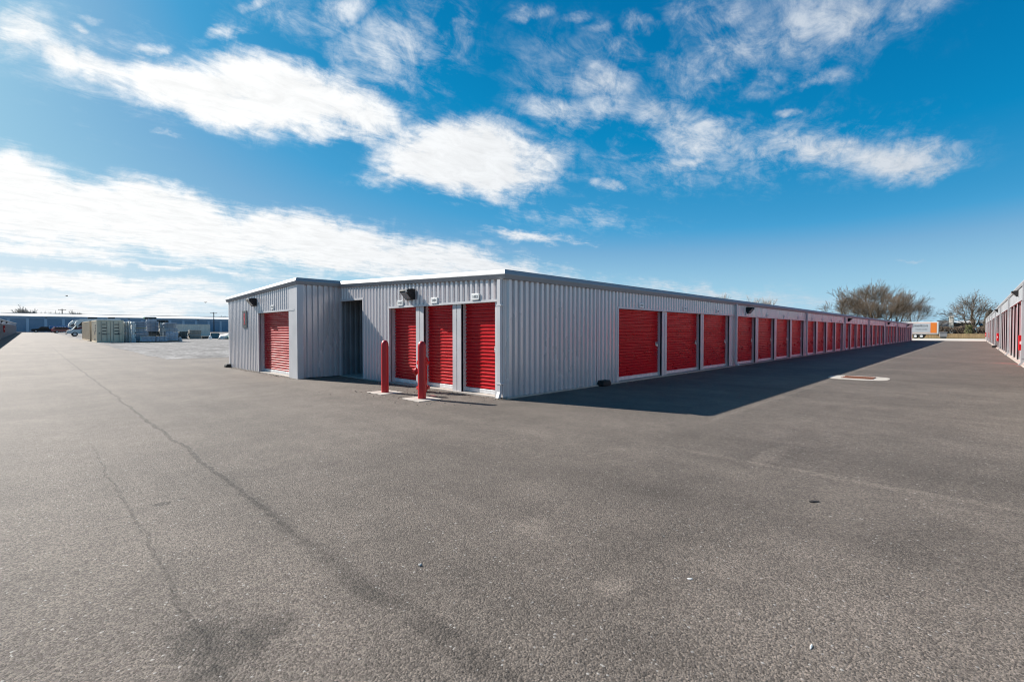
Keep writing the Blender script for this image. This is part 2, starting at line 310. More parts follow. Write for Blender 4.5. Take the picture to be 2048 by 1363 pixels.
def asphalt_mat():
    m = bpy.data.materials.new('worn_asphalt'); m.use_nodes = True; nt = m.node_tree; N = nt.nodes; L = nt.links
    b = N['Principled BSDF']; geo = N.new('ShaderNodeNewGeometry'); P = geo.outputs['Position']
    def mth(op, a, b=None, clamp=False):
        n = N.new('ShaderNodeMath'); n.operation = op; n.use_clamp = clamp
        for i, v in enumerate((a, b)):
            if v is None: continue
            if isinstance(v, (int, float)): n.inputs[i].default_value = v
            else: L.new(v, n.inputs[i])
        return n.outputs[0]
    def noise(scale, detail=4, rough=0.55, vec=None):
        n = N.new('ShaderNodeTexNoise'); n.inputs['Scale'].default_value = scale; n.inputs['Detail'].default_value = detail; n.inputs['Roughness'].default_value = rough
        L.new(vec or P, n.inputs['Vector']); return n
    def rng(v, a, b_, c, d, smooth=True):
        n = N.new('ShaderNodeMapRange'); n.interpolation_type = 'SMOOTHSTEP' if smooth else 'LINEAR'
        for k, x in zip(('From Min', 'From Max', 'To Min', 'To Max'), (a, b_, c, d)): n.inputs[k].default_value = x
        L.new(v, n.inputs['Value']); return n.outputs[0]
    sep = N.new('ShaderNodeSeparateXYZ'); L.new(P, sep.inputs[0]); X, Y = sep.outputs[0], sep.outputs[1]
    big = noise(0.35, 5, 0.6); mid = noise(2.2, 5, 0.6); fine = noise(95, 3, 0.7)
    st = N.new('ShaderNodeMapping'); st.inputs['Scale'].default_value = (1.6, 0.12, 1); L.new(P, st.inputs[0])
    streak = noise(1.0, 4, 0.55, st.outputs[0])
    vor = N.new('ShaderNodeTexVoronoi'); vor.inputs['Scale'].default_value = 92; L.new(P, vor.inputs['Vector'])
    vsep = N.new('ShaderNodeSeparateColor'); L.new(vor.outputs['Color'], vsep.inputs[0])
    stone = rng(vsep.outputs[0], 0.1, 0.95, 0.60, 1.36, False)
    pale = rng(vsep.outputs[1], 0.990, 0.995, 0.0, 1.0)
    v = mth('MULTIPLY', rng(big.outputs[0], 0.3, 0.7, 0.84, 1.16), rng(mid.outputs[0], 0.28, 0.72, 0.91, 1.09))
    v = mth('MULTIPLY', v, rng(streak.outputs[0], 0.3, 0.7, 0.92, 1.08))
    v = mth('MULTIPLY', v, stone); v = mth('MULTIPLY', v, rng(fine.outputs[0], 0.25, 0.75, 0.85, 1.15))
    pitn = noise(150, 2, 0.6); v = mth('MULTIPLY', v, rng(pitn.outputs[0], 0.35, 0.45, 0.30, 1.0))
    wob = noise(0.9, 4, 0.6); wobf = noise(5, 4, 0.65)
    w = mth('ADD', mth('MULTIPLY', mth('SUBTRACT', wob.outputs[0], 0.5), 0.30), mth('MULTIPLY', mth('SUBTRACT', wobf.outputs[0], 0.5), 0.09))
    def seam(coord, c, half, dark, y0=None, y1=None, along=None, wk=1.0):
        d = mth('ABSOLUTE', mth('SUBTRACT', mth('ADD', coord, mth('MULTIPLY', w, wk)), c))
        s = rng(d, half, half * 0.25, 0, 1)
        if along is not None: s = mth('MULTIPLY', s, mth('MULTIPLY', rng(along, y0[0], y0[1], 0, 1), rng(along, y1[0], y1[1], 1, 0)))
        return s
    brk = noise(14, 4, 0.7); brk = rng(brk.outputs[0], 0.38, 0.52, 0.15, 1.0)
    s1 = seam(X, 1.36, 0.038, 0.5, (2.0, 5.0), (30, 90), Y, 0.75)                 # long paving joint
    s1b = seam(X, 1.36, 0.11, 0.5, (0.2, 2.0), (3.5, 7.0), Y)                   # its dirty margin near by
    s2 = seam(X, 0.56, 0.022, 0.5, (0.5, 2.5), (6.5, 9.5), Y, 0.7)          # thinner joint
    s3 = seam(X, 5.72, 0.11, 0.3, (-30, -8), (2.4, 3.6), Y, 0.9)            # pale joint crossing the right lane
    s5 = seam(Y, 14.9, 0.07, 0.3, (0.4, 1.6), (3.5, 5.0), X, 0.7)
    s4 = seam(Y, 3.1, 0.07, 0.3, (6.0, 8.5), (40, 70), X, 0.5)
    lane = mth('MULTIPLY', rng(X, 1.30, 1.42, 1.0, 0.0), rng(Y, 1.5, 3.5, 0.0, 1.0))
    v = mth('MULTIPLY', v, mth('SUBTRACT', 1.0, mth('MULTIPLY', mth('MULTIPLY', s1, brk), 0.54)))
    v = mth('MULTIPLY', v, mth('SUBTRACT', 1.0, mth('MULTIPLY', mth('MULTIPLY', s1b, rng(wobf.outputs[0], 0.35, 0.6, 0.3, 1.0)), 0.36)))
    v = mth('MULTIPLY', v, mth('SUBTRACT', 1.0, mth('MULTIPLY', mth('MULTIPLY', s2, brk), 0.34)))
    v = mth('MULTIPLY', v, mth('ADD', 1.0, mth('MULTIPLY', mth('MULTIPLY', s3, brk), 0.34)))
    v = mth('MULTIPLY', v, mth('ADD', 1.0, mth('MULTIPLY', s4, 0.14)))
    v = mth('MULTIPLY', v, mth('SUBTRACT', 1.0, mth('MULTIPLY', s5, 0.2)))
    v = mth('MULTIPLY', v, mth('SUBTRACT', 1.0, mth('MULTIPLY', rng(X, 5.6, 5.8, 0, 0.10), rng(Y, 2.9, 3.2, 1.0, 0.0))))
    bn = noise(13, 5, 0.75)
    def blot(cx, cy, rx, ry, amt, soft=0.32):
        a = mth('DIVIDE', mth('SUBTRACT', X, cx), rx); c = mth('DIVIDE', mth('SUBTRACT', Y, cy), ry)
        r = mth('SQRT', mth('ADD', mth('MULTIPLY', a, a), mth('MULTIPLY', c, c)))
        r = mth('ADD', r, mth('MULTIPLY', mth('SUBTRACT', bn.outputs[0], 0.5), 2.4))
        return mth('ADD', 1.0, rng(r, 1.0 + soft, 1.0 - soft, 0, amt))
    for args in ((0.56, 2.64, 0.13, 0.16, -0.44, .45), (0.80, 2.50, 0.14, 0.11, -0.40, .45), (0.63, 2.42, 0.14, 0.11, -0.32, .45), (0.50, 2.30, 0.09, 0.13, -0.30, .45),
                 (0.78, 4.97, 0.07, 0.05, -0.5, .3), (0.93, 5.0, 0.04, 0.04, -0.3, .3), (2.36, 1.49, 0.13, 0.10, 0.35), (2.66, 2.40, 0.16, 0.12, 0.18),
                 (2.9, 0.7, 0.75, 0.5, 0.26, .7), (3.2, -0.4, 1.0, 0.6, 0.20, .7), (6.2, 1.72, 0.60, 0.11, 0.30, .25), (3.7, 1.9, 0.9, 0.8, -0.16, .7), (4.3, 0.1, 0.7, 0.7, -0.18, .7), (1.9, 2.6, 0.6, 0.9, -0.10, .7), (8.6, 2.4, 0.8, 3.0, 0.10, .7)):
        v = mth('MULTIPLY', v, blot(*args))
    col = N.new('ShaderNodeVectorMath'); col.operation = 'SCALE'; col.inputs[0].default_value = (0.139, 0.115, 0.096); L.new(v, col.inputs['Scale'])
    mx = N.new('ShaderNodeMix'); mx.data_type = 'RGBA'; L.new(mth('MULTIPLY', pale, 0.55), mx.inputs['Factor']); L.new(col.outputs[0], mx.inputs['A']); mx.inputs['B'].default_value = (0.42, 0.40, 0.37, 1)
    L.new(mx.outputs['Result'], b.inputs['Base Color'])
    b.inputs['Roughness'].default_value = 0.78; b.inputs['Specular IOR Level'].default_value = 0.26
    h = mth('ADD', mth('MULTIPLY', vor.outputs['Distance'], -1.0), mth('MULTIPLY', fine.outputs[0], 0.6))
    h = mth('ADD', h, mth('MULTIPLY', rng(pitn.outputs[0], 0.3, 0.45, 0.0, 1.0), 0.8)); h = mth('SUBTRACT', h, mth('MULTIPLY', s1, 0.8)); h = mth('SUBTRACT', h, mth('MULTIPLY', s2, 0.5))
    bp = N.new('ShaderNodeBump'); bp.inputs['Strength'].default_value = 0.75; bp.inputs['Distance'].default_value = 0.006; L.new(h, bp.inputs['Height'])
    bp2 = N.new('ShaderNodeBump'); bp2.inputs['Strength'].default_value = 0.35; bp2.inputs['Distance'].default_value = 0.03; L.new(mid.outputs[0], bp2.inputs['Height'])
    L.new(bp2.outputs[0], bp.inputs['Normal']); L.new(bp.outputs[0], b.inputs['Normal'])
    return m
ASPH = asphalt_mat()
GRAV0 = mat('fine_grey_gravel', (0.165, 0.16, 0.158), 0.95, 0, 0.55, 0.9, 1.0, 9.0, spec=0.2)
def gravel_mat():
    m = bpy.data.materials.new('loose_gravel'); m.use_nodes = True; N = m.node_tree.nodes; L = m.node_tree.links; b = N['Principled BSDF']
    geo = N.new('ShaderNodeNewGeometry'); cols = []
    for sc_, lo, hi in ((3.2, .62, 1.38), (14.0, .55, 1.45)):
        v = N.new('ShaderNodeTexVoronoi'); v.inputs['Scale'].default_value = sc_; L.new(geo.outputs['Position'], v.inputs['Vector'])
        sp = N.new('ShaderNodeSeparateColor'); L.new(v.outputs['Color'], sp.inputs[0])
        r = N.new('ShaderNodeMapRange'); r.inputs['To Min'].default_value = lo; r.inputs['To Max'].default_value = hi; L.new(sp.outputs[0], r.inputs['Value']); cols.append((r, v))
    n = N.new('ShaderNodeTexNoise'); n.inputs['Scale'].default_value = 0.45; n.inputs['Detail'].default_value = 6; L.new(geo.outputs['Position'], n.inputs['Vector'])
    r = N.new('ShaderNodeMapRange'); r.inputs['From Min'].default_value = .3; r.inputs['From Max'].default_value = .7; r.inputs['To Min'].default_value = .68; r.inputs['To Max'].default_value = 1.32; L.new(n.outputs[0], r.inputs['Value'])
    a = N.new('ShaderNodeMath'); a.operation = 'MULTIPLY'; L.new(cols[0][0].outputs[0], a.inputs[0]); L.new(cols[1][0].outputs[0], a.inputs[1])
    c = N.new('ShaderNodeMath'); c.operation = 'MULTIPLY'; L.new(a.outputs[0], c.inputs[0]); L.new(r.outputs[0], c.inputs[1])
    s_ = N.new('ShaderNodeVectorMath'); s_.operation = 'SCALE'; s_.inputs[0].default_value = (0.19, 0.182, 0.176); L.new(c.outputs[0], s_.inputs['Scale']); L.new(s_.outputs[0], b.inputs['Base Color'])
    b.inputs['Roughness'].default_value = .95; b.inputs['Specular IOR Level'].default_value = .15
    bp = N.new('ShaderNodeBump'); bp.inputs['Strength'].default_value = 1.0; bp.inputs['Distance'].default_value = 0.05; L.new(cols[0][1].outputs['Distance'], bp.inputs['Height']); L.new(bp.outputs[0], b.inputs['Normal'])
    return m
GRAV = gravel_mat()
EARTH = mat('dry_grass', (0.16, 0.14, 0.075), 0.95, 0, 0.3, 0.2, 0.6, 3.0, spec=0.1)
PALEG = mat('pale_gravel_lot', (0.46, 0.42, 0.37), 0.95, 0, 0.12, 0.3, 0.5, 8.0, spec=0.2)
sheet('ground', [-1600, -300, -60, 0, 60, 104, 160, 400, 1800], YL, -0.012, EARTH)
sheet('asphalt_road', [-60, -20, -6, 0, 5, 10, 30, 60, 104.6], [y for y in YL if -40 <= y <= 225], 0.0, ASPH)
gr = random.Random(3)
gys = [30.8] + [31.4 + 1.1 * i for i in range(14)] + [y for y in YL if 46 < y < 225] + [224.0]
sheet('gravel_lot', [5.15, 7, 12, 30, 60, 84], sorted(set(gys + [52, 56, 66, 72, 90, 100])), 0.006, GRAV,
      lambda i, j, x, y: x + (gr.uniform(-.22, .22) if i == 0 else 0))
sheet('concrete_apron', [104.4, 120, 138], [-40, -10, 0, 10, 20, 30], 0.006, PALEG)

# ------------------------------------------------------------------ facade builder
PITCH_RIB, RIB_D = 0.183, 0.056
class Facade:
    """u runs along the wall, d points outwards (local -y), z up; g(u) is the ground height."""
    def __init__(s, origin, u, root, g=lambda u: 0.0):
        s.o = Vector((origin[0], origin[1], 0)); s.u = Vector((u[0], u[1], 0)); s.n = Vector((u[1], -u[0], 0)); s.root = root; s.g = g
        s.rot = math.atan2(u[1], u[0]); s.base = Vector(root.location)
    def w(s, u, d, z): return s.o + s.u * u + s.n * d + Vector((0, 0, z + s.g(u)))
    def corrugated(s, mb, u0, u1, z0, z1, mi=0):
        zt = z1 if callable(z1) else (lambda u: z1)
        prof = [(0, 0), (0.056, 0), (0.082, RIB_D), (0.157, RIB_D)]
        pts = [(u0, None)]; k = math.floor(u0 / PITCH_RIB) - 1
        out = []
        while k * PITCH_RIB < u1:
            for a, d in prof:
                uu = k * PITCH_RIB + a
                out.append((uu, d))
            k += 1
        def dat(u):
            for (a, da), (b, db) in zip(out, out[1:]):
                if a <= u <= b: return da + (db - da) * (u - a) / (b - a) if b > a else da
            return 0
        poly = [(u0, dat(u0))] + [(a, d) for a, d in out if u0 < a < u1] + [(u1, dat(u1))]
        for (a, da), (b, db) in zip(poly, poly[1:]):
            mb.quad(s.w(a, da, z0), s.w(b, db, z0), s.w(b, db, zt(b)), s.w(a, da, zt(a)), mi)
    def flat(s, mb, u0, u1, d, z0, z1, mi=0):
        zt = z1 if callable(z1) else (lambda u: z1)
        mb.quad(s.w(u0, d, z0), s.w(u1, d, z0), s.w(u1, d, zt(u1)), s.w(u0, d, zt(u0)), mi)
    def box(s, mb, u0, u1, d0, d1, z0, z1, mi=0):
        zt = z1 if callable(z1) else (lambda u: z1)
        zb = z0 if callable(z0) else (lambda u: z0)
        c = [s.w(u0, d0, zb(u0)), s.w(u1, d0, zb(u1)), s.w(u1, d1, zb(u1)), s.w(u0, d1, zb(u0)), s.w(u0, d0, zt(u0)), s.w(u1, d0, zt(u1)), s.w(u1, d1, zt(u1)), s.w(u0, d1, zt(u0))]
        for q in ((0, 1, 2, 3), (4, 5, 6, 7), (0, 1, 5, 4), (1, 2, 6, 5), (2, 3, 7, 6), (3, 0, 4, 7)): mb.quad(*[c[i] for i in q], mi=mi)
    def at(s, u, d, z): return s.w(u, d, z) - s.base
    def add(s, name, mb, m): return part(name, mb, m, s.root)

DOORS = {}
def door_meshes(w, h, red=RED, slat=0.085):
    key = (round(w, 3), round(h, 3), red.name)
    if key in DOORS: return DOORS[key]
    mb = MB(); z = 0.13; prof = [(0.0, 0.0), (0.016, 0.0), (0.026, 0.030), (0.055, 0.033), (0.079, 0.0)]
    pts = []
    while z < h + 0.08:
        for a, d in prof: pts.append((z + a, -d))
        z += slat
    for (a, da), (b, db) in zip(pts, pts[1:]): mb.quad((-w / 2, da, a), (w / 2, da, a), (w / 2, db, b), (-w / 2, db, b))
    d = rawmesh(mb, 'roller_door', red)
    mb = MB(); mb.box(-w / 2, w / 2, -0.035, 0.03, 0.035, 0.135, b=0.006); bar = mb.mesh('bottom_bar', ALU)
    mb = MB(); mb.box(w / 2 - 0.17, w / 2 - 0.03, -0.04, -0.021, 1.02, 1.14, b=0.004); mb.tube([(w / 2 - 0.15, -0.05, 1.08), (w / 2 - 0.02, -0.05, 1.08)], 0.012, 8)
    mb.tube([(w / 2 - 0.12, -0.05, 1.07), (w / 2 - 0.12, -0.055, 1.0)], 0.02, 8); lat = mb.mesh('latch', CHROME)
    DOORS[key] = (d, bar, lat); return DOORS[key]
def add_door(F, u0, u1, h, recess=0.16, red=RED, sill=True, label=None):
    w = u1 - u0; d, bar, lat = door_meshes(w, h, red)
    o = link('roller_door', d, F.root, F.at((u0 + u1) / 2, -recess, 0), F.rot)
    link('bottom_bar', bar, o); link('latch', lat, o)
    if label: o['label'] = label
    return o
def frame_mb(F, mb, u0, u1, h, recess=0.2):
    F.flat(mb, u0, u0, 0, 0, h) if False else None
    for uu, in ((u0,), (u1,)):
        mb.quad(F.w(uu, 0.0, 0), F.w(uu, -recess, 0), F.w(uu, -recess, h), F.w(uu, 0.0, h))
    mb.quad(F.w(u0, 0.0, h), F.w(u1, 0.0, h), F.w(u1, -recess, h), F.w(u0, -recess, h))
def pilaster_mb(F, mb, u0, u1, h, d=0.0):
    c = (u0 + u1) / 2
    F.box(mb, u0, c - 0.012, -0.05, d, 0.0, h); F.box(mb, c + 0.012, u1, -0.05, d, 0.0, h); F.flat(mb, c - 0.012, c + 0.012, d - 0.025, 0.0, h)
def fascia_mb(F, mb, u0, u1, zf, ext0=0.0, ext1=0.0, drop=0.0, scale=1.0):
    """two-faced eave trim: lower face leans out, upper face leans back; ext: mitre at the ends per unit of outward reach"""
    prof = [(-0.02, -0.205), (0.092, -0.205), (0.13, -0.115), (0.13, -0.10), (0.075, 0.0), (-0.05, 0.006)]
    prof = [(a * scale, b * scale) for a, b in prof]
    ring = []
    for (uu, e, sgn) in ((u0, ext0, -1), (u1, ext1, 1)):
        ring.append([F.w(uu + sgn * e * d, d, zf(uu) + z) for d, z in prof])
    for i in range(len(prof) - 1): mb.quad(ring[0][i], ring[1][i], ring[1][i + 1], ring[0][i + 1])
    for r in ring: mb.poly(r)
def downspout(F, u, z1, w=0.105, dep=0.085, kick=0.10, d0=0.062, m=None):
    mb = MB(); F.box(mb, u - w / 2, u + w / 2, d0, d0 + dep, 0.16, z1)
    a = [F.w(u + sx * w / 2, d0 + sd * dep, 0.16) for sx, sd in ((-1, 0), (1, 0), (1, 1), (-1, 1))]
    b = [F.w(u + sx * w / 2, d0 + kick + sd * dep, 0.03) for sx, sd in ((-1, 0), (1, 0), (1, 1), (-1, 1))]
    for i in range(4): mb.quad(a[i], a[(i + 1) % 4], b[(i + 1) % 4], b[i])
    for zz in (0.32, z1 * 0.78): F.box(mb, u - w / 2 - 0.03, u + w / 2 + 0.03, 0.03, d0 + dep + 0.006, zz, zz + 0.035)
    return F.add('downspout', mb, m or TRIM)
def door_row(F, ops, h, ztop, u_end, red=RED, trim=None):
    """openings with recessed doors, frames, pilasters between neighbours"""
    mb = MB()
    for a, b in ops: frame_mb(F, mb, a, b, h)
    F.add('door_frame', mb, trim or TRIM)
    for a, b in ops: add_door(F, a, b, h, red=red)

# ------------------------------------------------------------------ the storage building in the middle
XF, YF, XU, YI, YL_ = 7.32, 7.38, 5.90, 15.16, 22.38
ZE, ZR, ZL = 2.84, 3.16, 2.93                     # roof edge at right eave, ridge, left eave
XEND = 104.3
B = thing('storage_building', 'long silver corrugated storage building with red roller doors at the centre', 'storage building', ((XF + XEND) / 2, 15, 0))
# --- long right side (in shade)
FL = Facade((0, YF), (1, 0), B)
DH = 2.15
pitch = 3.013
ops = []
u = 11.93
ops = [(11.90, 14.64), (14.97, 17.73), (18.0, 20.66)]
spouts = [21.2]
s0 = 21.44
while s0 < XEND - 3:
    for k in range(4):
        a = s0 + k * 2.93 + (0.04 if k else 0)
        if a + 2.6 < XEND - 0.2: ops.append((a, a + 2.58))
    s0 += 12.05; spouts.append(s0 - 0.24)
spouts = [s for s in spouts if s < XEND - 1]
mb = MB(); FL.corrugated(mb, XF, 11.84, 0.02, 2.66); FL.corrugated(mb, 11.84, XEND, DH + 0.05, 2.66); FL.add('wall_panel', mb, PANEL)
mb = MB(); FL.box(mb, 11.84, XEND, -0.02, 0.066, DH, DH + 0.055); FL.box(mb, 11.83, 11.90, -0.03, 0.063, 0.02, DH); FL.add('header_trim', mb, TRIM)
mb = MB(); FL.box(mb, 10.805, 10.85, 0.0, RIB_D + 0.006, 0.02, 2.65); FL.add('panel_seam', mb, TRIM)
door_row(FL, ops, DH, None, XEND)
prev = 11.90
edges = [(11.90, 11.90)] + ops + [(XEND, XEND)]
for (a0, a1), (b0, b1) in zip(ops, ops[1:] + [(XEND, XEND)]):
    mb = MB(); pilaster_mb(FL, mb, a1, b0, DH, 0.02); FL.add('pilaster', mb, TRIM)
mb = MB(); fascia_mb(FL, mb, XF - 0.0, XEND, lambda u: ZE, ext0=1.0); FL.add('fascia', mb, FASC)
mb = MB(); FL.box(mb, XF - 0.02, XEND, -0.3, 0.10, -0.05, 0.035); FL.add('foundation_slab', mb, CONC)
for s in spouts: downspout(FL, s, 2.66)
# --- end wall with three narrow doors (sun rakes along it), u runs towards the corner (-y)
FE = Facade((XF, YI), (0, -1), B)
LE = YI - YF
def zend(u): return ZR + (ZE - ZR) * u / LE
ops3 = [(YI - 12.06, YI - 10.77), (YI - 10.42, YI - 9.19), (YI - 8.87, YI - 7.67)]
ra, rb = 0.10, YI - 13.62                          # open passage
ZP = 2.48
wt = lambda u: zend(u) - 0.18
mb = MB(); FE.corrugated(mb, 0.0, rb + 0.06, ZP + 0.05, wt); FE.corrugated(mb, rb + 0.06, ops3[0][0] - 0.06, 0.02, wt); FE.corrugated(mb, ops3[0][0] - 0.06, LE - 0.17, DH + 0.05, wt)
FE.add('wall_panel', mb, PANEL)
mb = MB()
FE.box(mb, ops3[0][0] - 0.06, LE - 0.1895, -0.02, 0.066, DH, DH + 0.055); FE.box(mb, ops3[0][0] - 0.06, ops3[0][0], -0.02, 0.063, 0.02, DH)
FE.box(mb, LE - 0.19, LE - 0.005, -0.02, 0.060, 0.0, lambda u: zend(u) - 0.2); FE.box(mb, ops3[2][1], LE - 0.19, -0.02, 0.02, 0.0, DH)
FE.add('header_trim', mb, TRIM)
mb = MB(); FE.box(mb, ra - 0.09, rb + 0.07, -0.02, 0.066, ZP, ZP + 0.06); FE.box(mb, rb, rb + 0.07, -0.04, 0.063, 0.02, ZP); FE.add('passage_frame', mb, TRIM)
door_row(FE, ops3, DH, None, LE)
for (a0, a1), (b0, b1) in zip(ops3, ops3[1:]):
    mb = MB(); pilaster_mb(FE, mb, a1, b0, DH, 0.02); FE.add('pilaster', mb, TRIM)
mb = MB(); fascia_mb(FE, mb, 0.10, LE, zend, ext1=1.0); FE.add('fascia', mb, FASC)
downspout(FE, LE - 0.05, 2.62, w=0.09, dep=0.07, d0=0.075, kick=0.05)
mb = MB(); FE.box(mb, 0.0, LE, -0.3, 0.06, -0.05, 0.03); FE.add('foundation_slab', mb, CONC)
# passage interior
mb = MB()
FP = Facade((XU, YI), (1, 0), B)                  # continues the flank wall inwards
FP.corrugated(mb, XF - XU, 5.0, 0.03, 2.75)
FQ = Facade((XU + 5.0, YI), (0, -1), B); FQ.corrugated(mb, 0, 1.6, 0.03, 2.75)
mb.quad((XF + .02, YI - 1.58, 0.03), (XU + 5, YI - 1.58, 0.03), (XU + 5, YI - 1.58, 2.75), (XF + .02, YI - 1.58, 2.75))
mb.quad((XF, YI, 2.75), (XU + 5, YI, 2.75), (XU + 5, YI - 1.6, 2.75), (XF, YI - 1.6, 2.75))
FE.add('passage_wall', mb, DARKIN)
mb = MB(); mb.quad((XF - 0.02, YI, 0.034), (XU + 5, YI, 0.034), (XU + 5, YI - 1.6, 0.034), (XF - 0.02, YI - 1.6, 0.034)); FE.add('passage_floor', mb, CONC)
# --- projecting unit: flank (shade) and front
mb = MB(); FP.corrugated(mb, 0.12, XF - XU, 0.02, ZR - 0.19); FP.add('wall_panel', mb, PANEL)
mb = MB(); FP.box(mb, -0.055, 0.13, 0.0, 0.060, 0.0, ZR - 0.2); FP.add('corner_trim', mb, TRIM)
mb = MB(); fascia_mb(FP, mb, 0.0, XF - XU - 0.02, lambda u: ZR + 0.01, ext0=1.0); FP.add('fascia', mb, FASC)
FN = Facade((XU, YL_), (0, -1), B)
LN = YL_ - YI
def zn(u): return ZL + (ZR + 0.01 - ZL) * u / LN
opn = (YL_ - 18.66, YL_ - 15.78)
wn_ = lambda u: zn(u) - 0.18
mb = MB(); FN.corrugated(mb, 0.05, opn[0] - 0.06, 0.02, wn_); FN.corrugated(mb, opn[0] - 0.06, LN - 0.10, DH + 0.05, wn_); FN.add('wall_panel', mb, PANEL)
mb = MB(); FN.box(mb, opn[0] - 0.06, opn[1] + 0.45, -0.02, 0.066, DH, DH + 0.055); FN.box(mb, opn[0] - 0.07, opn[0], -0.02, 0.063, 0.02, DH)
FN.box(mb, opn[1], LN + 0.057, -0.02, 0.058, 0.0, lambda u: zn(u) - 0.2); FN.add('header_trim', mb, TRIM)
mb = MB(); FN.box(mb, -0.02, 0.07, -0.02, 0.05, 0.0, lambda u: zn(u) - 0.2); FN.add('corner_trim', mb, TRIM)
door_row(FN, [opn], DH, None, LN)
mb = MB(); fascia_mb(FN, mb, -0.12, LN, zn, ext1=1.0); FN.add('fascia', mb, FASC)
mb = MB(); FN.box(mb, 0, LN, -0.3, 0.05, -0.05, 0.03); FN.add('foundation_slab', mb, CONC)
# left eave side and far end, roof
FW = Facade((XEND, YL_), (-1, 0), B)
mb = MB(); FW.flat(mb, 0, XEND - XU, 0, 0.0, ZL - 0.15); FW.add('wall_panel', mb, PANEL)
mb = MB(); fascia_mb(FW, mb, 0, XEND - XU, lambda u: ZL); FW.add('fascia', mb, FASC)
mb = MB(); mb.poly([(XEND, YF, 0), (XEND, YL_, 0), (XEND, YL_, ZL - .1), (XEND, YI, ZR - .1), (XEND, YF, ZE - .1)]); part('wall_panel', mb, PANEL, B)
mb = MB()
mb.quad((XF - .05, YF - .05, ZE), (XEND, YF - .05, ZE), (XEND, YI, ZR), (XF - .05, YI, ZR))
mb.quad((XU - .05, YI, ZR + .01), (XEND, YI, ZR + .01), (XEND, YL_ + .05, ZL), (XU - .05, YL_ + .05, ZL))
part('roof', mb, FASC, B)

# ------------------------------------------------------------------ wall lamps, number plates, signs
def lamp_meshes():
    mb = MB(); mb.prism([(-0.0, -0.15), (-0.06, -0.155), (-0.26, 0.07), (-0.24, 0.115), (-0.10, 0.135), (0.0, 0.13)], -0.19, 0.19)
    mb.v = [(y, x, z) for x, y, z in mb.v]
    hood = mb.mesh('housing', BLACK)
    mb = MB(); a, b = (-0.085, -0.128), (-0.235, 0.042)
    nx, nz = -0.75, -0.66
    pts = [(-0.16, a[0] + nx * .012, a[1] + nz * .012), (0.10, a[0] + nx * .012, a[1] + nz * .012), (0.10, b[0] + nx * .012, b[1] + nz * .012), (-0.16, b[0] + nx * .012, b[1] + nz * .012)]
    mb.poly(pts); q = [(x, y - nx * .02, z - nz * .02) for x, y, z in pts]
    for i in range(4): mb.quad(pts[i], pts[(i + 1) % 4], q[(i + 1) % 4], q[i])
    lens = mb.mesh('lens', LENS)
    mb = MB(); mb.box(0.115, 0.175, -0.262, -0.2, 0.03, 0.105, b=0.008); sens = mb.mesh('sensor', LENS)
    return hood, lens, sens
LAMP = lamp_meshes()
def wall_lamp(F, u, z, label):
    t = thing('wall_lamp', label, 'wall lamp', F.w(u, RIB_D, z), F.rot, 'floodlights on the storage buildings')
    link('housing', LAMP[0], t); link('lens', LAMP[1], t); link('sensor', LAMP[2], t); return t
wall_lamp(FN, YL_ - 19.04, 2.58, 'black floodlight on the projecting unit, left of its red door')
wall_lamp(FE, YI - 10.93, 2.50, 'black floodlight above the three narrow red doors')
wall_lamp(FL, 22.75, 2.46, 'black floodlight beside the first downspout of the long shaded side')
wall_lamp(FL, 46.9, 2.46, 'black floodlight by the third downspout of the long shaded side')
wall_lamp(FL, 71.9, 2.46, 'black floodlight far along the long shaded side, second from its far end')
wall_lamp(FL, 95.5, 2.46, 'tiny black floodlight nearest the far end of the long shaded side')

def number_plate(F, u, z, s, label, w=0.26, h=0.145, d=RIB_D, tx=0.098):
    t = thing('number_plate', label, 'sign', F.w(u, d, z), F.rot, 'unit number plates above the doors')
    mb = MB(); mb.box(-w / 2, w / 2, -0.028, 0.0, -h / 2, h / 2, b=0.004); link('plate', mb.mesh('plate', WHITE), t)
    me = text_mesh(s, tx, mat('grey_digits', (0.22, 0.22, 0.22), 0.6), 0.001); link('digits', me, t, (0, -0.031, 0)); return t
number_plate(FE, YI - 8.28, 2.29, '1483', 'white plate numbered 1483 above the narrow door next to the corner')
number_plate(FE, YI - 9.87, 2.28, '1484', 'white plate numbered 1484 above the middle narrow door')
number_plate(FE, YI - 11.45, 2.28, '1485', 'white plate numbered 1485 above the narrow door nearest the passage')
number_plate(FN, YL_ - 17.2, 2.32, '1486', 'small white plate above the single red door of the projecting unit')
lab = ['nearest the corner', 'second from the corner', 'third from the corner']
names = ['first', 'second', 'third', 'fourth', 'fifth', 'sixth', 'seventh', 'eighth']
for k, (a, b) in enumerate(ops[:11]):
    w_ = 'white number plate above the wide red door ' + lab[k] if k < 3 else 'tiny number plate above the %s red door past the first downspout' % names[k - 3]
    number_plate(FL, (a + b) / 2 - 0.1, 2.29, str(1482 - k), w_)

t = thing('wall_sign', 'dark grey rectangular sign with a red symbol on the projecting unit', 'sign', FN.w(YL_ - 20.18, RIB_D, 1.96), FN.rot)
mb = MB(); mb.box(-0.25, 0.25, -0.025, 0, -0.33, 0.33, b=0.004); link('panel', mb.mesh('panel', mat('dark_grey_sign', (0.055, 0.06, 0.068), 0.45)), t)
mb = MB()                                           # red emblem: a narrow upright figure that widens at the foot
emb = [(-0.10, -0.22), (-0.03, -0.12), (-0.06, 0.0), (-0.10, 0.06), (-0.05, 0.12), (-0.09, 0.18), (0.0, 0.26), (0.08, 0.2), (0.04, 0.1), (0.08, 0.03), (0.05, -0.1), (0.12, -0.22), (0.03, -0.2), (0.0, -0.08), (-0.03, -0.2)]
mb.prism(emb, -0.032, -0.027); link('symbol', mb.mesh('symbol', mat('faded_red', (0.42, 0.035, 0.05), 0.5)), t)

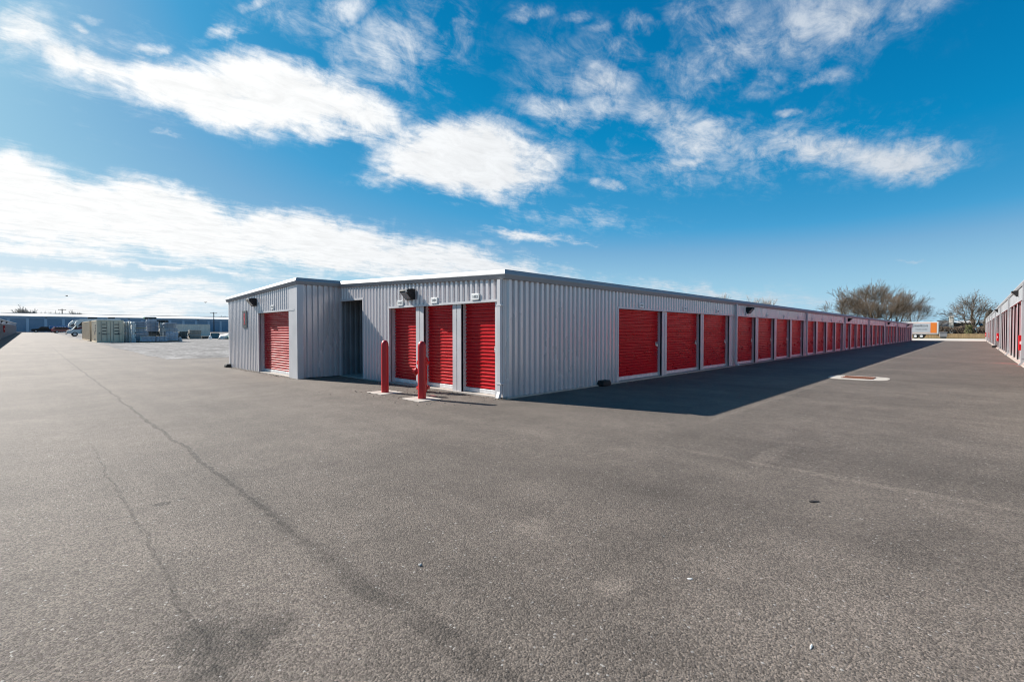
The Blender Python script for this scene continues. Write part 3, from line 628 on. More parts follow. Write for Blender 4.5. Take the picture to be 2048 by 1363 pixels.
# ------------------------------------------------------------------ bollards and hydrant
def bollard(x, y, label, padlabel):
    p = link('concrete_pad', (lambda m: (m.box(-0.30, 0.30, -0.35, 0.35, -0.03, 0.012, b=0.008), m.mesh('concrete_pad', CONC))[1])(MB()), None, (x, y, 0), rnd.uniform(-.05, .05))
    tag(p, padlabel, 'concrete pad', 'bollard footings')
    mb = MB(); mb.lathe((0, 0, 0), [(0.089, 0.012), (0.089, 1.15), (0.086, 1.19), (0.07, 1.235), (0.045, 1.262), (0.015, 1.275), (0.0005, 1.276)], 28)
    o = link('bollard', mb.mesh('bollard', REDP, True), None, (x, y, 0)); tag(o, label, 'bollard', 'red bollards guarding the hydrant')
bollard(6.03, 10.22, 'red steel bollard standing clear of the hydrant, left of the pair', 'square concrete footing under the left bollard')
bollard(6.02, 8.66, 'red steel bollard in front of the hydrant, right of the pair', 'square concrete footing under the right bollard')
t = thing('fire_hydrant', 'red fire hydrant half hidden behind the right bollard', 'fire hydrant', (6.78, 9.70, 0))
mb = MB(); mb.lathe((0, 0, 0), [(0.10, 0.0), (0.10, 0.07), (0.165, 0.07), (0.165, 0.125), (0.10, 0.13), (0.095, 0.60), (0.11, 0.66), (0.16, 0.69), (0.16, 0.745), (0.12, 0.75), (0.11, 0.82), (0.07, 0.88), (0.03, 0.90), (0.03, 0.95), (0.001, 0.95)], 24)
link('barrel', mb.mesh('barrel', REDP, True), t)
for d, r, l in (((-0.62, 0.78), 0.085, 0.22), ((0.78, 0.62), 0.05, 0.19), ((-0.78, -0.62), 0.05, 0.19)):
    mb = MB(); dv = Vector((d[0], d[1], 0)); c = Vector((0, 0, 0.50 if r > .06 else 0.56))
    mb.tube([c + dv * .07, c + dv * (l - .05), c + dv * (l - .05), c + dv * l, c + dv * l, c + dv * (l + .04)], [r * .8, r * .8, r * 1.15, r * 1.0, r * .3, r * .25], 14)
    link('nozzle', mb.mesh('nozzle', REDP, True), t)
mb = MB()
for k in range(8):
    an = k * math.pi / 4; mb.tube([(0.14 * math.cos(an), 0.14 * math.sin(an), 0.125), (0.14 * math.cos(an), 0.14 * math.sin(an), 0.15)], 0.014, 6)
    mb.tube([(0.14 * math.cos(an), 0.14 * math.sin(an), 0.745), (0.14 * math.cos(an), 0.14 * math.sin(an), 0.765)], 0.012, 6)
link('bolts', mb.mesh('bolts', REDP), t)

# ------------------------------------------------------------------ bait stations, drain, ground marks, litter
def bait(x, y, rot, label, s=1.0):
    t = thing('bait_station', label, 'bait box', (x, y, 0), rot, 'black bait boxes along the walls')
    mb = MB(); mb.box(-0.21 * s, 0.21 * s, -0.12 * s, 0.12 * s, 0.0, 0.13 * s, b=0.03); link('body', mb.mesh('body', BLACK, True), t)
    mb = MB(); mb.box(-0.19 * s, 0.19 * s, -0.11 * s, 0.10 * s, 0.12 * s, 0.165 * s, b=0.02); link('lid', mb.mesh('lid', BLACK, True), t)
bait(11.0, 7.22, 0.0, 'black bait box against the shaded wall before the first wide door', 0.92)
bait(5.77, 22.25, math.pi / 2, 'black bait box at the outer left corner of the projecting unit', 0.85)
bait(8.05, 13.80, 0.0, 'black bait box on the floor of the open passage', 0.7)
bait(62.6, -1.42, 0.0, 'black bait box at the foot of the right-hand building', 1.3)

t = thing('storm_drain', 'rusty storm drain grate set in a pale concrete apron in the lane', 'storm drain', (18.5, 2.6, 0))
bm = bmesh.new(); vs = []
for k in range(20):
    an = 2 * math.pi * k / 20; c, s_ = math.cos(an), math.sin(an); e = 0.62
    vs.append(bm.verts.new((0.80 * math.copysign(abs(c) ** e, c), 0.78 * math.copysign(abs(s_) ** e, s_), 0.010)))
bm.faces.new(vs); r = bmesh.ops.extrude_face_region(bm, geom=bm.faces[:])
for v in [g for g in r['geom'] if isinstance(g, bmesh.types.BMVert)]: v.co.z = -0.04
mb = MB(); mb.bm(bm); link('apron', mb.mesh('apron', mat('bright_concrete', (0.38, 0.345, 0.30), 0.85, 0, 0.14, 4.0, 0.3, 50)), t)
RUST = mat('rusty_iron', (0.20, 0.075, 0.04), 0.8, 0.1, 0.3, 12.0)
mb = MB(); mb.box(-0.36, 0.36, -0.40, 0.40, 0.0105, 0.016); link('pit', mb.mesh('pit', mat('drain_pit', (0.035, 0.02, 0.014), 0.9)), t)
mb = MB()
for k in range(12): mb.box(-0.34, 0.34, -0.39 + k * 0.0655, -0.39 + k * 0.0655 + 0.038, 0.0162, 0.030)
for xx in (-0.36, -0.012, 0.335): mb.box(xx, xx + 0.025, -0.41, 0.41, 0.0165, 0.033)
link('grate', mb.mesh('grate', RUST), t)

def blotch(name, x, y, rx, ry, m, z, seed):
    rr = random.Random(seed); mb = MB(); pts = []
    for k in range(14):
        an = 2 * math.pi * k / 14; q = rr.uniform(.55, 1.1); pts.append((x + rx * q * math.cos(an), y + ry * q * math.sin(an), z))
    mb.poly(pts); return struct(link(name, rawmesh(mb, name, m)))
MARK = mat('worn_red_marking', (0.33, 0.10, 0.085), 0.85, 0, 0.25, 9.0)
p = on_z(865, 791.5); blotch('painted_mark', p.x, p.y, 0.10, 0.16, MARK, 0.004, 1)
p = on_z(2025, 727); blotch('painted_mark', p.x, p.y, 0.25, 0.75, MARK, 0.004, 2)
p = on_z(2044, 732.5); blotch('painted_mark', p.x, p.y, 0.2, 0.3, MARK, 0.004, 4)
def chip(name, px, py, sx, sy, sz, m, label, cat, seed):
    p = on_z(px, py); bm = bmesh.new(); bmesh.ops.create_icosphere(bm, subdivisions=2, radius=1); rr = random.Random(seed)
    for v in bm.verts: v.co = Vector((v.co.x * sx * rr.uniform(.75, 1.2), v.co.y * sy * rr.uniform(.75, 1.2), max(0, v.co.z + .6) * sz * rr.uniform(.8, 1.1)))
    mb = MB(); mb.bm(bm); tag(link(name, mb.mesh(name, m), None, (p.x, p.y, 0), rr.uniform(0, 3)), label, cat)
STONE = mat('pale_stone', (0.5, 0.46, 0.42), 0.8, 0, 0.2, 30.0)
PAPER = mat('white_scrap', (0.72, 0.70, 0.66), 0.7, 0, 0.06, 20.0)
chip('pebble', 840, 1130, 0.014, 0.010, 0.009, STONE, 'pale pebble lying on the asphalt below the right bollard', 'pebble', 1)
chip('litter_scrap', 1380, 1157, 0.018, 0.007, 0.004, PAPER, 'white scrap of litter on the asphalt, smaller and farther of the two', 'litter', 2)
chip('litter_scrap', 1622, 1293, 0.024, 0.005, 0.004, PAPER, 'pale sliver of litter lying nearest the camera on the right', 'litter', 3)
chip('dead_leaf', 1627, 1003, 0.05, 0.022, 0.008, mat('dark_leaf', (0.03, 0.025, 0.022), 0.8), 'dark dead leaf flat on the asphalt of the right lane', 'leaf', 4)

gg = random.Random(17); mb = MB()
def grit(px_, py_):
    s_ = gg.uniform(.006, .02) * (1.6 if gg.random() < .08 else 1); bm = bmesh.new(); bmesh.ops.create_cube(bm, size=1)
    for v in bm.verts: v.co = Vector((px_ + v.co.x * s_ * gg.uniform(.7, 1.6), py_ + v.co.y * s_ * gg.uniform(.7, 1.6), max(0, v.co.z + .4) * s_ * gg.uniform(.4, .9)))
    mb.bm(bm)
for k in range(420): grit(XF - 0.07 - abs(gg.gauss(0, .14)), gg.uniform(YF, YI))
for k in range(260): grit(XU - 0.06 - abs(gg.gauss(0, .12)), gg.uniform(YI, YL_))
for k in range(500): grit(gg.uniform(XF, 40), YF - 0.11 - abs(gg.gauss(0, .12)))
for k in range(260): grit(gg.gauss(6.0, .5), gg.gauss(9.4, .9))
o = link('loose_grit', rawmesh(mb, 'loose_grit', mat('dusty_grit', (0.24, 0.20, 0.165), .95, 0, .35, 20.0))); struct(o, 'stuff')

# ------------------------------------------------------------------ right-hand building (its wall faces the sun)
RB = thing('storage_building', 'silver storage building at the right edge with red doors in sunlight', 'storage building', (60, -8, 0))
RX0, RX1, RY, RZ, RH = 9.0, 117.0, -1.65, 3.78, 2.95
FR = Facade((RX1, RY), (-1, 0), RB)
def ru(x): return RX1 - x
rsp = [42.3 + 12.19 * k for k in range(-2, 7) if RX0 + 1 < 42.3 + 12.19 * k < RX1 - 1]
rops = []
for s in [30.1 - 12.19 * 1] + rsp:
    for k in range(4):
        a = s + 0.22 + k * 2.97
        if a + 2.6 < RX1 - 0.3 and a > RX0: rops.append((ru(a + 2.58), ru(a)))
rops = sorted(set(rops))
mb = MB(); FR.corrugated(mb, 0, ru(RX0), RH + 0.05, RZ - 0.18); FR.add('wall_panel', mb, DIMP)
mb = MB(); FR.box(mb, 0, ru(RX0), -0.02, 0.066, RH, RH + 0.06); FR.add('header_trim', mb, DIMT)
door_row(FR, rops, RH, None, 0, trim=DIMT)
prev = 0.0
for a, b in rops + [(ru(RX0), None)]:
    if a - prev > 0.05: mb = MB(); pilaster_mb(FR, mb, prev, a, RH, 0.02); FR.add('pilaster', mb, DIMT)
    prev = b
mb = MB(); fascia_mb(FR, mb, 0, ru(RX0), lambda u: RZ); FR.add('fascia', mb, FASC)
mb = MB(); FR.box(mb, 0, ru(RX0), -0.3, 0.14, -0.05, 0.04); FR.add('foundation_slab', mb, CONC)
for s in rsp: downspout(FR, ru(s), RZ - 0.18, m=DIMT)
mb = MB(); mb.box(RX0, RX1, -14, RY - 0.3, 0.0, RZ - 0.15); part('wall_panel', mb, DIMP, RB)
mb = MB(); mb.quad((RX0, RY + .05, RZ), (RX1, RY + .05, RZ), (RX1, -8, RZ + .3), (RX0, -8, RZ + .3)); mb.quad((RX0, -8, RZ + .3), (RX1, -8, RZ + .3), (RX1, -14, RZ), (RX0, -14, RZ)); part('roof', mb, FASC, RB)
for x, l in ((34.7, 'black floodlight under the eave of the right building, nearer'), (61.6, 'black floodlight under the eave of the right building, farther')): wall_lamp(FR, ru(x), 3.40, l)
def ext_box(F, u, z0, label, side=1, s=1.0):
    t = thing('extinguisher_cabinet', label, 'extinguisher cabinet', F.w(u, 0.03, z0), F.rot, 'red extinguisher cabinets on the walls')
    mb = MB(); mb.box(-0.17 * s, 0.17 * s, -0.13 * s, 0, 0, 0.69 * s, b=0.012); link('box', mb.mesh('box', REDP), t)
    mb = MB(); mb.box(side * 0.171 * s, side * 0.178 * s, -0.10 * s, -0.045 * s, 0.28 * s, 0.42 * s); link('label_plate', mb.mesh('label_plate', WHITE), t)
ext_box(FR, ru(31.7), 0.63, 'red extinguisher cabinet cut by the right edge of the photo')
ext_box(FR, ru(60.3), 0.66, 'red cabinet with white plate above the bait box on the right building')
ext_box(FR, ru(91.4), 0.66, 'small red cabinet far along the right building, second from its end')
ext_box(FR, ru(115.2), 0.64, 'tiny red cabinet at the far end of the right building')

# ------------------------------------------------------------------ left-hand building and the tall blue-grey building at the back
LB = thing('storage_building', 'low storage building along the left edge of the far lane', 'storage building', (-8, 130, 0))
LX, LY0, LY1, LZ = -2.9, 24.0, 212.0, 2.85
FLB = Facade((LX, 0), (0, 1), LB, g=gz)
segs = [24, 32, 36, 40, 46, 80, 120, 160, 212]
mb = MB()
for a, b in zip(segs, segs[1:]): FLB.flat(mb, a, b, 0.0, DH + 0.05, 2.7)
FLB.add('wall_panel', mb, PANEL)
lops = []
yy = 70.0
while yy < LY1 - 3:
    lops.append((yy, yy + 2.6)); yy += 3.05
door_row(FLB, lops[4:], DH, None, 0)
mb = MB(); prev = lops[4][0] - 0.45
mbx = []
for a, b in lops[4:] + [(LY1, LY1)]:
    m2 = MB(); FLB.box(m2, prev, a, -0.05, 0.03, 0, DH); FLB.add('pilaster', m2, TRIM); prev = b
m2 = MB()
for a, b in zip(segs[:-3], segs[1:-3]): FLB.flat(m2, a, b, -0.1, 0, DH)
FLB.add('wall_panel', m2, PANEL)
mb = MB()
for a, b in zip(segs, segs[1:]): fascia_mb(FLB, mb, a, b, lambda u: LZ)
FLB.add('fascia', mb, FASC)
mb = MB()
for a, b in zip(segs, segs[1:]):
    mb.quad((LX, a, LZ + gz(a)), (LX, b, LZ + gz(b)), (LX - 6, b, LZ + .25 + gz(b)), (LX - 6, a, LZ + .25 + gz(a)))
    mb.quad((LX - 6, a, LZ + .25 + gz(a)), (LX - 6, b, LZ + .25 + gz(b)), (LX - 12, b, LZ + gz(b)), (LX - 12, a, LZ + gz(a)))
    mb.quad((LX - 12, a, -.1), (LX - 12, b, -.1), (LX - 12, b, LZ + gz(b)), (LX - 12, a, LZ + gz(a)))
part('roof', mb, FASC, LB)
mb = MB()
for y in (24.0, 212.0): mb.poly([(LX, y, 0), (LX - 12, y, 0), (LX - 12, y, LZ - .05 + gz(y)), (LX - 6, y, LZ + .2 + gz(y)), (LX, y, LZ - .05 + gz(y))])
part('wall_panel', mb, PANEL, LB)
for y, l in ((97.5, 'black floodlight nearest along the left building'), (118, 'black floodlight farther along the left building')): wall_lamp(FLB, y, 2.45, l)
ext_box(FLB, 108.0, 0.9, 'red extinguisher cabinet on the left building wall', -1, 1.5)

KB = thing('vehicle_storage_building', 'tall blue-grey storage building closing the far end of the left lane', 'storage building', (30, 230, gz(225)))
KY, KX0, KX1, KZ = 226.0, -40.0, 110.0, 5.35
FK = Facade((0, KY), (1, 0), KB, g=lambda u: gz(225))
mb = MB(); FK.flat(mb, KX0, KX1, 0.0, 4.5, KZ); FK.flat(mb, KX0, KX1, -0.3, 0, 4.5); FK.add('wall_panel', mb, BLUEW)
x = KX0
DK = mat('blue_grey_door', (0.22, 0.31, 0.41), 0.5, 0.1, 0.05, 0.3)
dk = {}
while x < KX1 - 4:
    m2 = MB(); FK.box(m2, x, x + 0.75, -0.2, 0.08, 0, 4.5); FK.add('pilaster', m2, BLUET)
    if not dk:
        m3 = MB(); z = 0.0
        while z < 4.5: m3.quad((-1.8, 0, z), (1.8, 0, z), (1.8, -.03, z + .1), (-1.8, -.03, z + .1)); m3.quad((-1.8, -.03, z + .1), (1.8, -.03, z + .1), (1.8, 0, z + .15), (-1.8, 0, z + .15)); z += .15
        dk['m'] = rawmesh(m3, 'roller_door', DK)
    link('roller_door', dk['m'], KB, FK.at(x + 0.75 + 1.8, -0.12, 0), 0); x += 4.35
WFASC = mat('white_fascia', (0.85, 0.85, 0.84), 0.4, 0.0, 0.03, 0.3)
mb = MB(); fascia_mb(FK, mb, KX0, KX1, lambda u: KZ + 0.12, scale=1.2); FK.add('fascia', mb, WFASC)
mb = MB(); a_, b_, c_, d_ = FK.w(KX0, 0.3, KZ + .1), FK.w(KX1, 0.3, KZ + .1), FK.w(KX1, -14, KZ + 1.25), FK.w(KX0, -14, KZ + 1.25); mb.quad(a_, b_, c_, d_)
mb.quad(d_, c_, FK.w(KX1, -28, KZ + .1), FK.w(KX0, -28, KZ + .1)); FK.add('roof', mb, WFASC)
mb = MB(); FK.box(mb, KX0, KX1, -14.3, -13.7, KZ + 1.22, KZ + 1.40); FK.add('ridge_cap', mb, mat('grey_roof_edge', (0.2, 0.2, 0.2), 0.7))
for k in range(5): wall_lamp(FK, -18 + k * 22, 4.95, 'tiny floodlight on the tall blue-grey building, %s from its left' % names[k])

# ------------------------------------------------------------------ yard: containers and stacked goods
def frame_at(px, Y): # x on the line of sight at that y
    d = ray(px, 663); return d.x * Y / d.y
def container(x0, x1, y0, y1, h, base, label, m, doors=True):
    t = thing('shipping_container', label, 'shipping container', ((x0 + x1) / 2, (y0 + y1) / 2, base), 0, 'shipping containers in the gravel yard')
    w, l = (x1 - x0) / 2, (y1 - y0) / 2
    mb = MB()
    def corr(p, q, n=26):
        p = Vector(p); q = Vector(q); dv = (q - p); L = dv.length; dv.normalize(); nn = Vector((dv.y, -dv.x, 0)); prof = []; k = 0; uu = 0
        while uu < L:
            for a, d in ((0, 0), (.07, 0), (.14, -.04), (.21, -.04)): prof.append((min(uu + a, L), d))
            uu += .28
        prof.append((L, 0))
        for (a, da), (b, db) in zip(prof, prof[1:]):
            A = p + dv * a + nn * da; Bq = p + dv * b + nn * db
            mb.quad((A.x, A.y, .15), (Bq.x, Bq.y, .15), (Bq.x, Bq.y, h - .1), (A.x, A.y, h - .1))
    corr((-w + .02, l - .1, 0), (-w + .02, -l + .1, 0)); corr((w - .02, -l + .1, 0), (w - .02, l - .1, 0)); corr((w - .1, l - .02, 0), (-w + .1, l - .02, 0))
    if not doors: corr((-w + .1, -l + .02, 0), (w - .1, -l + .02, 0))
    mb.box(-w + .03, w - .03, -l + .05, l - .05, h - .06, h - .02); link('body', mb.mesh('body', m), t)
    mb = MB()
    for sx in (-1, 1):
        for sy in (-1, 1): mb.box(sx * w - .07 * (sx + 1), sx * w + .07 * (1 - sx), sy * l - .07 * (sy + 1), sy * l + .07 * (1 - sy), 0, h)
        mb.box(sx * w - .05 * (sx + 1), sx * w + .05 * (1 - sx), -l + .14, l - .14, 0.02, .16); mb.box(sx * w - .05 * (sx + 1), sx * w + .05 * (1 - sx), -l + .14, l - .14, h - .1, h - .005)
    for sy in (-1, 1): mb.box(-w + .14, w - .14, sy * l - .05 * (sy + 1), sy * l + .05 * (1 - sy), .02, .16); mb.box(-w + .14, w - .14, sy * l - .05 * (sy + 1), sy * l + .05 * (1 - sy), h - .11, h - .005)
    link('frame', mb.mesh('frame', m), t)
    if doors:
        for sx in (-1, 1):
            m2 = MB(); a, b = (-w + .15, -.015) if sx < 0 else (.015, w - .15); m2.box(a, b, -l + .02, -l + .07, .17, h - .12, b=.006)
            o = link('container_door', m2.mesh('container_door', m), t)
            m3 = MB()
            for q in (.25, .72): xx = a + (b - a) * q; m3.tube([(xx, -l - .02, .2), (xx, -l - .02, h - .15)], .022, 8)
            for q in (.25, .72): xx = a + (b - a) * q; m3.box(xx, xx + .28, -l - .035, -l - .008, 1.0, 1.05)
            link('lock_rod', m3.mesh('lock_rod', mat('dull_container_steel', (0.30, 0.30, 0.27), 0.6, .3)), o)
            m4 = MB()
            rr = random.Random(4 + sx)
            for q in range(4):
                z = h - .55 - q * .38; xx = a + .35; m4.box(xx, xx + rr.uniform(.25, .5), -l + .008, -l + .018, z, z + .09)
            m4.box(b - .42 if sx > 0 else a + .05, b - .26 if sx > 0 else a + .17, -l + .006, -l + .017, 1.0, 1.12)
            link('marking', m4.mesh('marking', DARKTX), o)
        m5 = MB(); 
        for q in range(3): m5.box(-w - .006, -w + .012, -l + .9, -l + 1.9, h - .7 - q * .3, h - .55 - q * .3)
        m5.box(-w - .005, -w + .013, -l + 1.9, -l + 2.6, .9, 1.25); m5.box(-w - .005, -w + .013, -l + 1.9, -l + 2.7, .25, .4)
        link('marking', m5.mesh('marking', DARKTX), t)
    return t
CREAM = mat('cream_container_paint', (0.74, 0.63, 0.46), 0.6, 0, 0.10, 1.2)
TAN = mat('tan_container_paint', (0.58, 0.47, 0.33), 0.7, 0, 0.1, 1.0)
g71 = gz(72)
container(frame_at(193, 71.8), frame_at(193, 71.8) + 2.44, 71.8, 78.0, 2.59, g71, 'cream shipping container with its double doors facing the asphalt', CREAM)
container(5.20, 7.55, 78.6, 90.6, 2.5, gz(84), 'tan shipping container standing behind the cream one', TAN, False)
container(frame_at(351, 118), frame_at(351, 118) + 6.2, 118, 120.4, 2.5, gz(118), 'pale ribbed container seen side-on behind the stacked pallets', mat('pale_container_paint', (0.62, 0.60, 0.54), 0.6, 0, .1, 1.0), False)

def bundle(px0, px1, y0, y1, Y, depth, label, m, cat='wrapped pallet', group='wrapped pallets stacked in the gravel yard', name='wrapped_pallet', layers=4, top=None, side=None, pallet=True, jit=.03, seed=0):
    """a strapped stack of boards or slabs: front face spans px0..px1, y0(top)..y1(bottom) on the plane y=Y"""
    A = on_y(px0, y1, Y); C = on_y(px1, y0, Y); x0, x1, zb, zt = A.x, C.x, A.z, C.z
    zg = gz(Y)
    if abs(zb - zg) < 0.22: zb = zg
    t = thing(name, label, cat, ((x0 + x1) / 2, Y + depth / 2, zb), 0, group)
    w, h = (x1 - x0) / 2, zt - zb; rr = random.Random(seed + int(px0))
    pb = 0.11 if pallet and h > .5 else 0.0
    mb = MB(); lh = (h - pb - (.03 if top else 0)) / layers
    for k in range(layers):
        j = rr.uniform(-jit, jit); mb.box(-w + j, w + j, -depth / 2 + rr.uniform(-jit, jit), depth / 2 + j, pb + k * lh + .004, pb + (k + 1) * lh - .008, b=min(.025, lh * .2))
    link('load', mb.mesh('load', m, True), t)
    if side:
        mb = MB(); mb.box(-w - .045, -w - .034, -depth / 2 + .03, depth / 2 - .03, pb + .02, pb + (h - pb) * .97); 
        for k in range(layers): mb.box(-w - .06, -w - .0455, -depth / 2 + .08, depth / 2 - .08, pb + k * lh + .03, pb + (k + 1) * lh - .04)
        link('wrapping', mb.mesh('wrapping', side), t)
    if top:
        mb = MB(); mb.box(-w - .02, w + .02, -depth / 2 - .02, depth / 2 + .02, h - .035, h, b=.01); link('cover', mb.mesh('cover', top), t)
    if pb:
        mb = MB()
        for k in range(5): xx = -w + (2 * w - .1) * k / 4; mb.box(xx, xx + .1, -depth / 2, depth / 2, .08, .105)
        for k in range(3): yy = -depth / 2 + (depth - .1) * k / 2; mb.box(-w, w, yy, yy + .1, 0, .079)
        link('pallet', mb.mesh('pallet', mat('pallet_wood', (0.30, 0.22, 0.14), 0.85, 0, .2, 5.0)), t)
    mb = MB()
    for q in (.28, .72):
        xx = -w + 2 * w * q; mb.box(xx - .012, xx + .012, -depth / 2 - jit - .012, -depth / 2 - jit - .004, pb, h - .01)
    link('strap', mb.mesh('strap', mat('grey_strap', (0.16, 0.18, 0.2), 0.6)), t)
    return t
WRAPW = mat('white_wrap', (0.80, 0.79, 0.74), 0.5, 0, .22, 2.5, .3, 6)
SLATE = mat('blue_grey_slab', (0.29, 0.32, 0.37), 0.7, 0, .2, 2.0, stretch=(1, 1, 9))
SLATE2 = mat('grey_slab', (0.36, 0.37, 0.39), 0.75, 0, .2, 2.0, stretch=(1, 1, 9))
LBLUE = mat('pale_blue_slab', (0.40, 0.45, 0.52), 0.7, 0, .3, 3.0, stretch=(3, 3, 3))
DARKB = mat('dark_green_board', (0.035, 0.045, 0.046), 0.7, 0, .2, 2.0)
YEL = mat('yellow_board', (0.55, 0.42, 0.12), 0.8, 0, .2, 2.0)
TANW = mat('weathered_plywood', (0.42, 0.34, 0.24), 0.85, 0, .25, 2.0)
GRN = mat('green_sheet', (0.03, 0.16, 0.09), 0.6)
bundle(248.5, 257.5, 643, 684.8, 72.6, 1.1, 'tall white wrapped stack right beside the cream container', WRAPW, layers=9, pallet=False, jit=.05)
bundle(259, 262.2, 642, 685.2, 72.0, 1.0, 'narrow white upright panel between the two tall white stacks', WRAPW, layers=1, pallet=False, name='upright_panel', cat='panel', group=None)
bundle(263.5, 270.5, 643, 686.2, 70.8, 1.1, 'tall narrow white stack left of the blue-grey slabs', WRAPW, layers=10, pallet=False, jit=.06)
bundle(271.5, 296.5, 663.5, 685.2, 71.6, 1.2, 'blue-grey slab pallet at the bottom, beneath the yellow-topped one', SLATE, layers=5, side=WRAPW)
bundle(270, 293.5, 655.5, 663.2, 71.6, 1.2, 'shallow slab pallet with a yellow board on top', SLATE2, layers=2, top=YEL, pallet=False)
bundle(269, 293, 642.8, 655.2, 71.6, 1.2, 'blue-grey slab pallet lying on the yellow board', SLATE, layers=4, side=WRAPW, pallet=False)
bundle(297.5, 319, 662.5, 684, 73.6, 1.2, 'dark shadowed pallet under the largest blue block', DARKB, layers=3)
bundle(293.8, 317.5, 642.2, 662.2, 73.4, 1.3, 'largest blue-grey block of slabs in the middle of the stacks', SLATE, layers=7, pallet=False, jit=.012)
bundle(295, 313, 637.6, 642, 73.4, 1.2, 'thin blue slab layer on the largest blue block', LBLUE, layers=1, pallet=False)
o = bundle(290.5, 313, 633.5, 637.4, 73.4, 1.2, 'dark board bundle with a green end topping the stacks', DARKB, layers=1, side=GRN, pallet=False, cat='board bundle', name='board_bundle', group=None)
bundle(314.5, 337, 639.6, 644.2, 73.8, 1.3, 'dark board bundle jutting out right of the largest block', DARKB, layers=2, pallet=False, cat='board bundle', name='board_bundle', group=None)
bundle(319.5, 331.5, 644.5, 684, 73.9, 1.2, 'tall stack with a ragged white side facing the light', WRAPW, layers=10, pallet=False, jit=.05)
bundle(332.6, 356.5, 663.3, 685, 71.9, 1.2, 'bluish slab pallet at the bottom of the right stack', LBLUE, layers=5)
bundle(332, 356, 656.2, 663, 71.9, 1.2, 'grey slab pallet in the middle of the right stack', SLATE2, layers=1, side=WRAPW, pallet=False)
bundle(328, 352, 645.6, 656, 72.0, 1.2, 'loosely stacked grey slabs on top of the right stack', SLATE2, layers=6, pallet=False, jit=.09)
bundle(284, 311.5, 671.5, 686.2, 69.6, 1.2, 'low pale blue pallet with a plywood cover, left of the front pair', LBLUE, layers=3, top=TANW, side=WRAPW)
bundle(312.5, 335, 671.8, 686, 69.7, 1.2, 'low pale blue pallet with a plywood cover, right of the front pair', LBLUE, layers=3, top=TANW)
bundle(358, 375.5, 662.5, 680.6, 88, 1.5, 'dark jumbled pile of boards in front of the ribbed container', DARKB, layers=6, jit=.14, cat='board pile', name='board_pile', group=None)
bundle(380, 402, 670.3, 680.4, 88, 1.4, 'brownish grey crate at the bottom of a pair beside the board pile', mat('weathered_crate', (0.24, 0.22, 0.19), 0.85, 0, .2, 3.0), layers=2, cat='crate', name='wooden_crate', group='grey crates in the yard')
bundle(379.5, 402.5, 659.8, 669.8, 88, 1.4, 'brownish grey crate on top of a pair beside the board pile', MATS['weathered_crate'], layers=3, jit=.05, cat='crate', name='wooden_crate', group='grey crates in the yard', pallet=False)
bundle(404.5, 419.5, 672.2, 680.4, 89, 1.4, 'low heap of dark timber right of the grey crates', DARKB, layers=4, jit=.1, cat='timber heap', name='timber_heap', group=None, pallet=False)
# slanted glazed frame
A = on_y(421.5, 680.4, 89); Bq = on_y(443, 680.4, 89)
t = thing('leaning_frame', 'slanted dark framed panel with a glassy green face in the yard', 'panel', ((A.x + Bq.x) / 2, 89, gz(89)))
w = (Bq.x - A.x) / 2
mb = MB(); mb.prism([(-w, 0), (w, 0), (w - .25, .98), (-w + .1, .98)], -.03, .03); o = link('frame', mb.mesh('frame', DARKB), t); o.rotation_euler = (R_(-22), 0, 0)
mb = MB(); mb.prism([(-w + .12, .08), (w - .16, .08), (w - .36, .9), (-w + .2, .9)], -.045, -.032); o = link('pane', mb.mesh('pane', mat('greenish_glass', (0.10, 0.16, 0.16), 0.15, .2)), t); o.rotation_euler = (R_(-22), 0, 0)
def lump(name, px, py, Y, sx, sy, sz, m, label, cat, seed):
    p = on_y(px, py, Y); bm = bmesh.new(); bmesh.ops.create_icosphere(bm, subdivisions=3, radius=1); rr = random.Random(seed)
    from mathutils import noise as mn
    for v in bm.verts:
        q = 1 + .35 * mn.noise(v.co * 2.3 + Vector((seed, 0, 0))); v.co = Vector((v.co.x * sx * q, v.co.y * sy * q, max(0, v.co.z * q + .25) * sz))
    mb = MB(); mb.bm(bm); tag(link(name, mb.mesh(name, m, True), None, (p.x, Y, gz(Y))), label, cat)
lump('tarp_heap', 455, 681, 84, 1.25, .9, .62, mat('white_tarp', (0.66, 0.65, 0.58), 0.6, 0, .15, 1.5), 'crumpled white tarpaulin heap at the left of the near unit', 'tarpaulin', 5)
lump('tarp_heap', 463, 680, 83, .55, .6, .55, GRN, 'green sheeting beside the white tarpaulin heap', 'tarpaulin', 6)
lump('barrel_lid', 420.5, 680.5, 86, .22, .22, .42, WHITE, 'small white ball-shaped tub in front of the leaning frame', 'tub', 7)
lump('wrapped_roll', 359.5, 682, 72.5, .26, .3, .45, mat('pale_grey_sack', (0.42, 0.42, 0.42), 0.7), 'pale grey sack lying at the foot of the right stack', 'sack', 8)

# ------------------------------------------------------------------ vehicles
GLASS = mat('dark_glass', (0.012, 0.014, 0.018), 0.1, 0, .05, 2.0, spec=0.25)
TYRE = mat('black_rubber', (0.018, 0.018, 0.018), 0.85, 0, .1, 6.0)
RIM = mat('bright_rim', (0.55, 0.55, 0.55), 0.35, .6, .05, 6.0)
def wheel(t, x, y, r, w=.24, side=-1):
    mb = MB(); mb.tube([(x, y - w / 2, r), (x, y - w / 2 + .03, r), (x, y + w / 2 - .03, r), (x, y + w / 2, r)], [r * .9, r, r, r * .9], 20); o = link('wheel', mb.mesh('wheel', TYRE, True), t)
    mb = MB(); yy = y + side * (w / 2 + .006); mb.tube([(x, yy, r), (x, yy - side * .05, r)], [r * .58, r * .64], 16); mb.tube([(x, yy + side * .03, r), (x, yy, r)], [r * .16, r * .2], 10); link('rim', mb.mesh('rim', RIM, True), o)
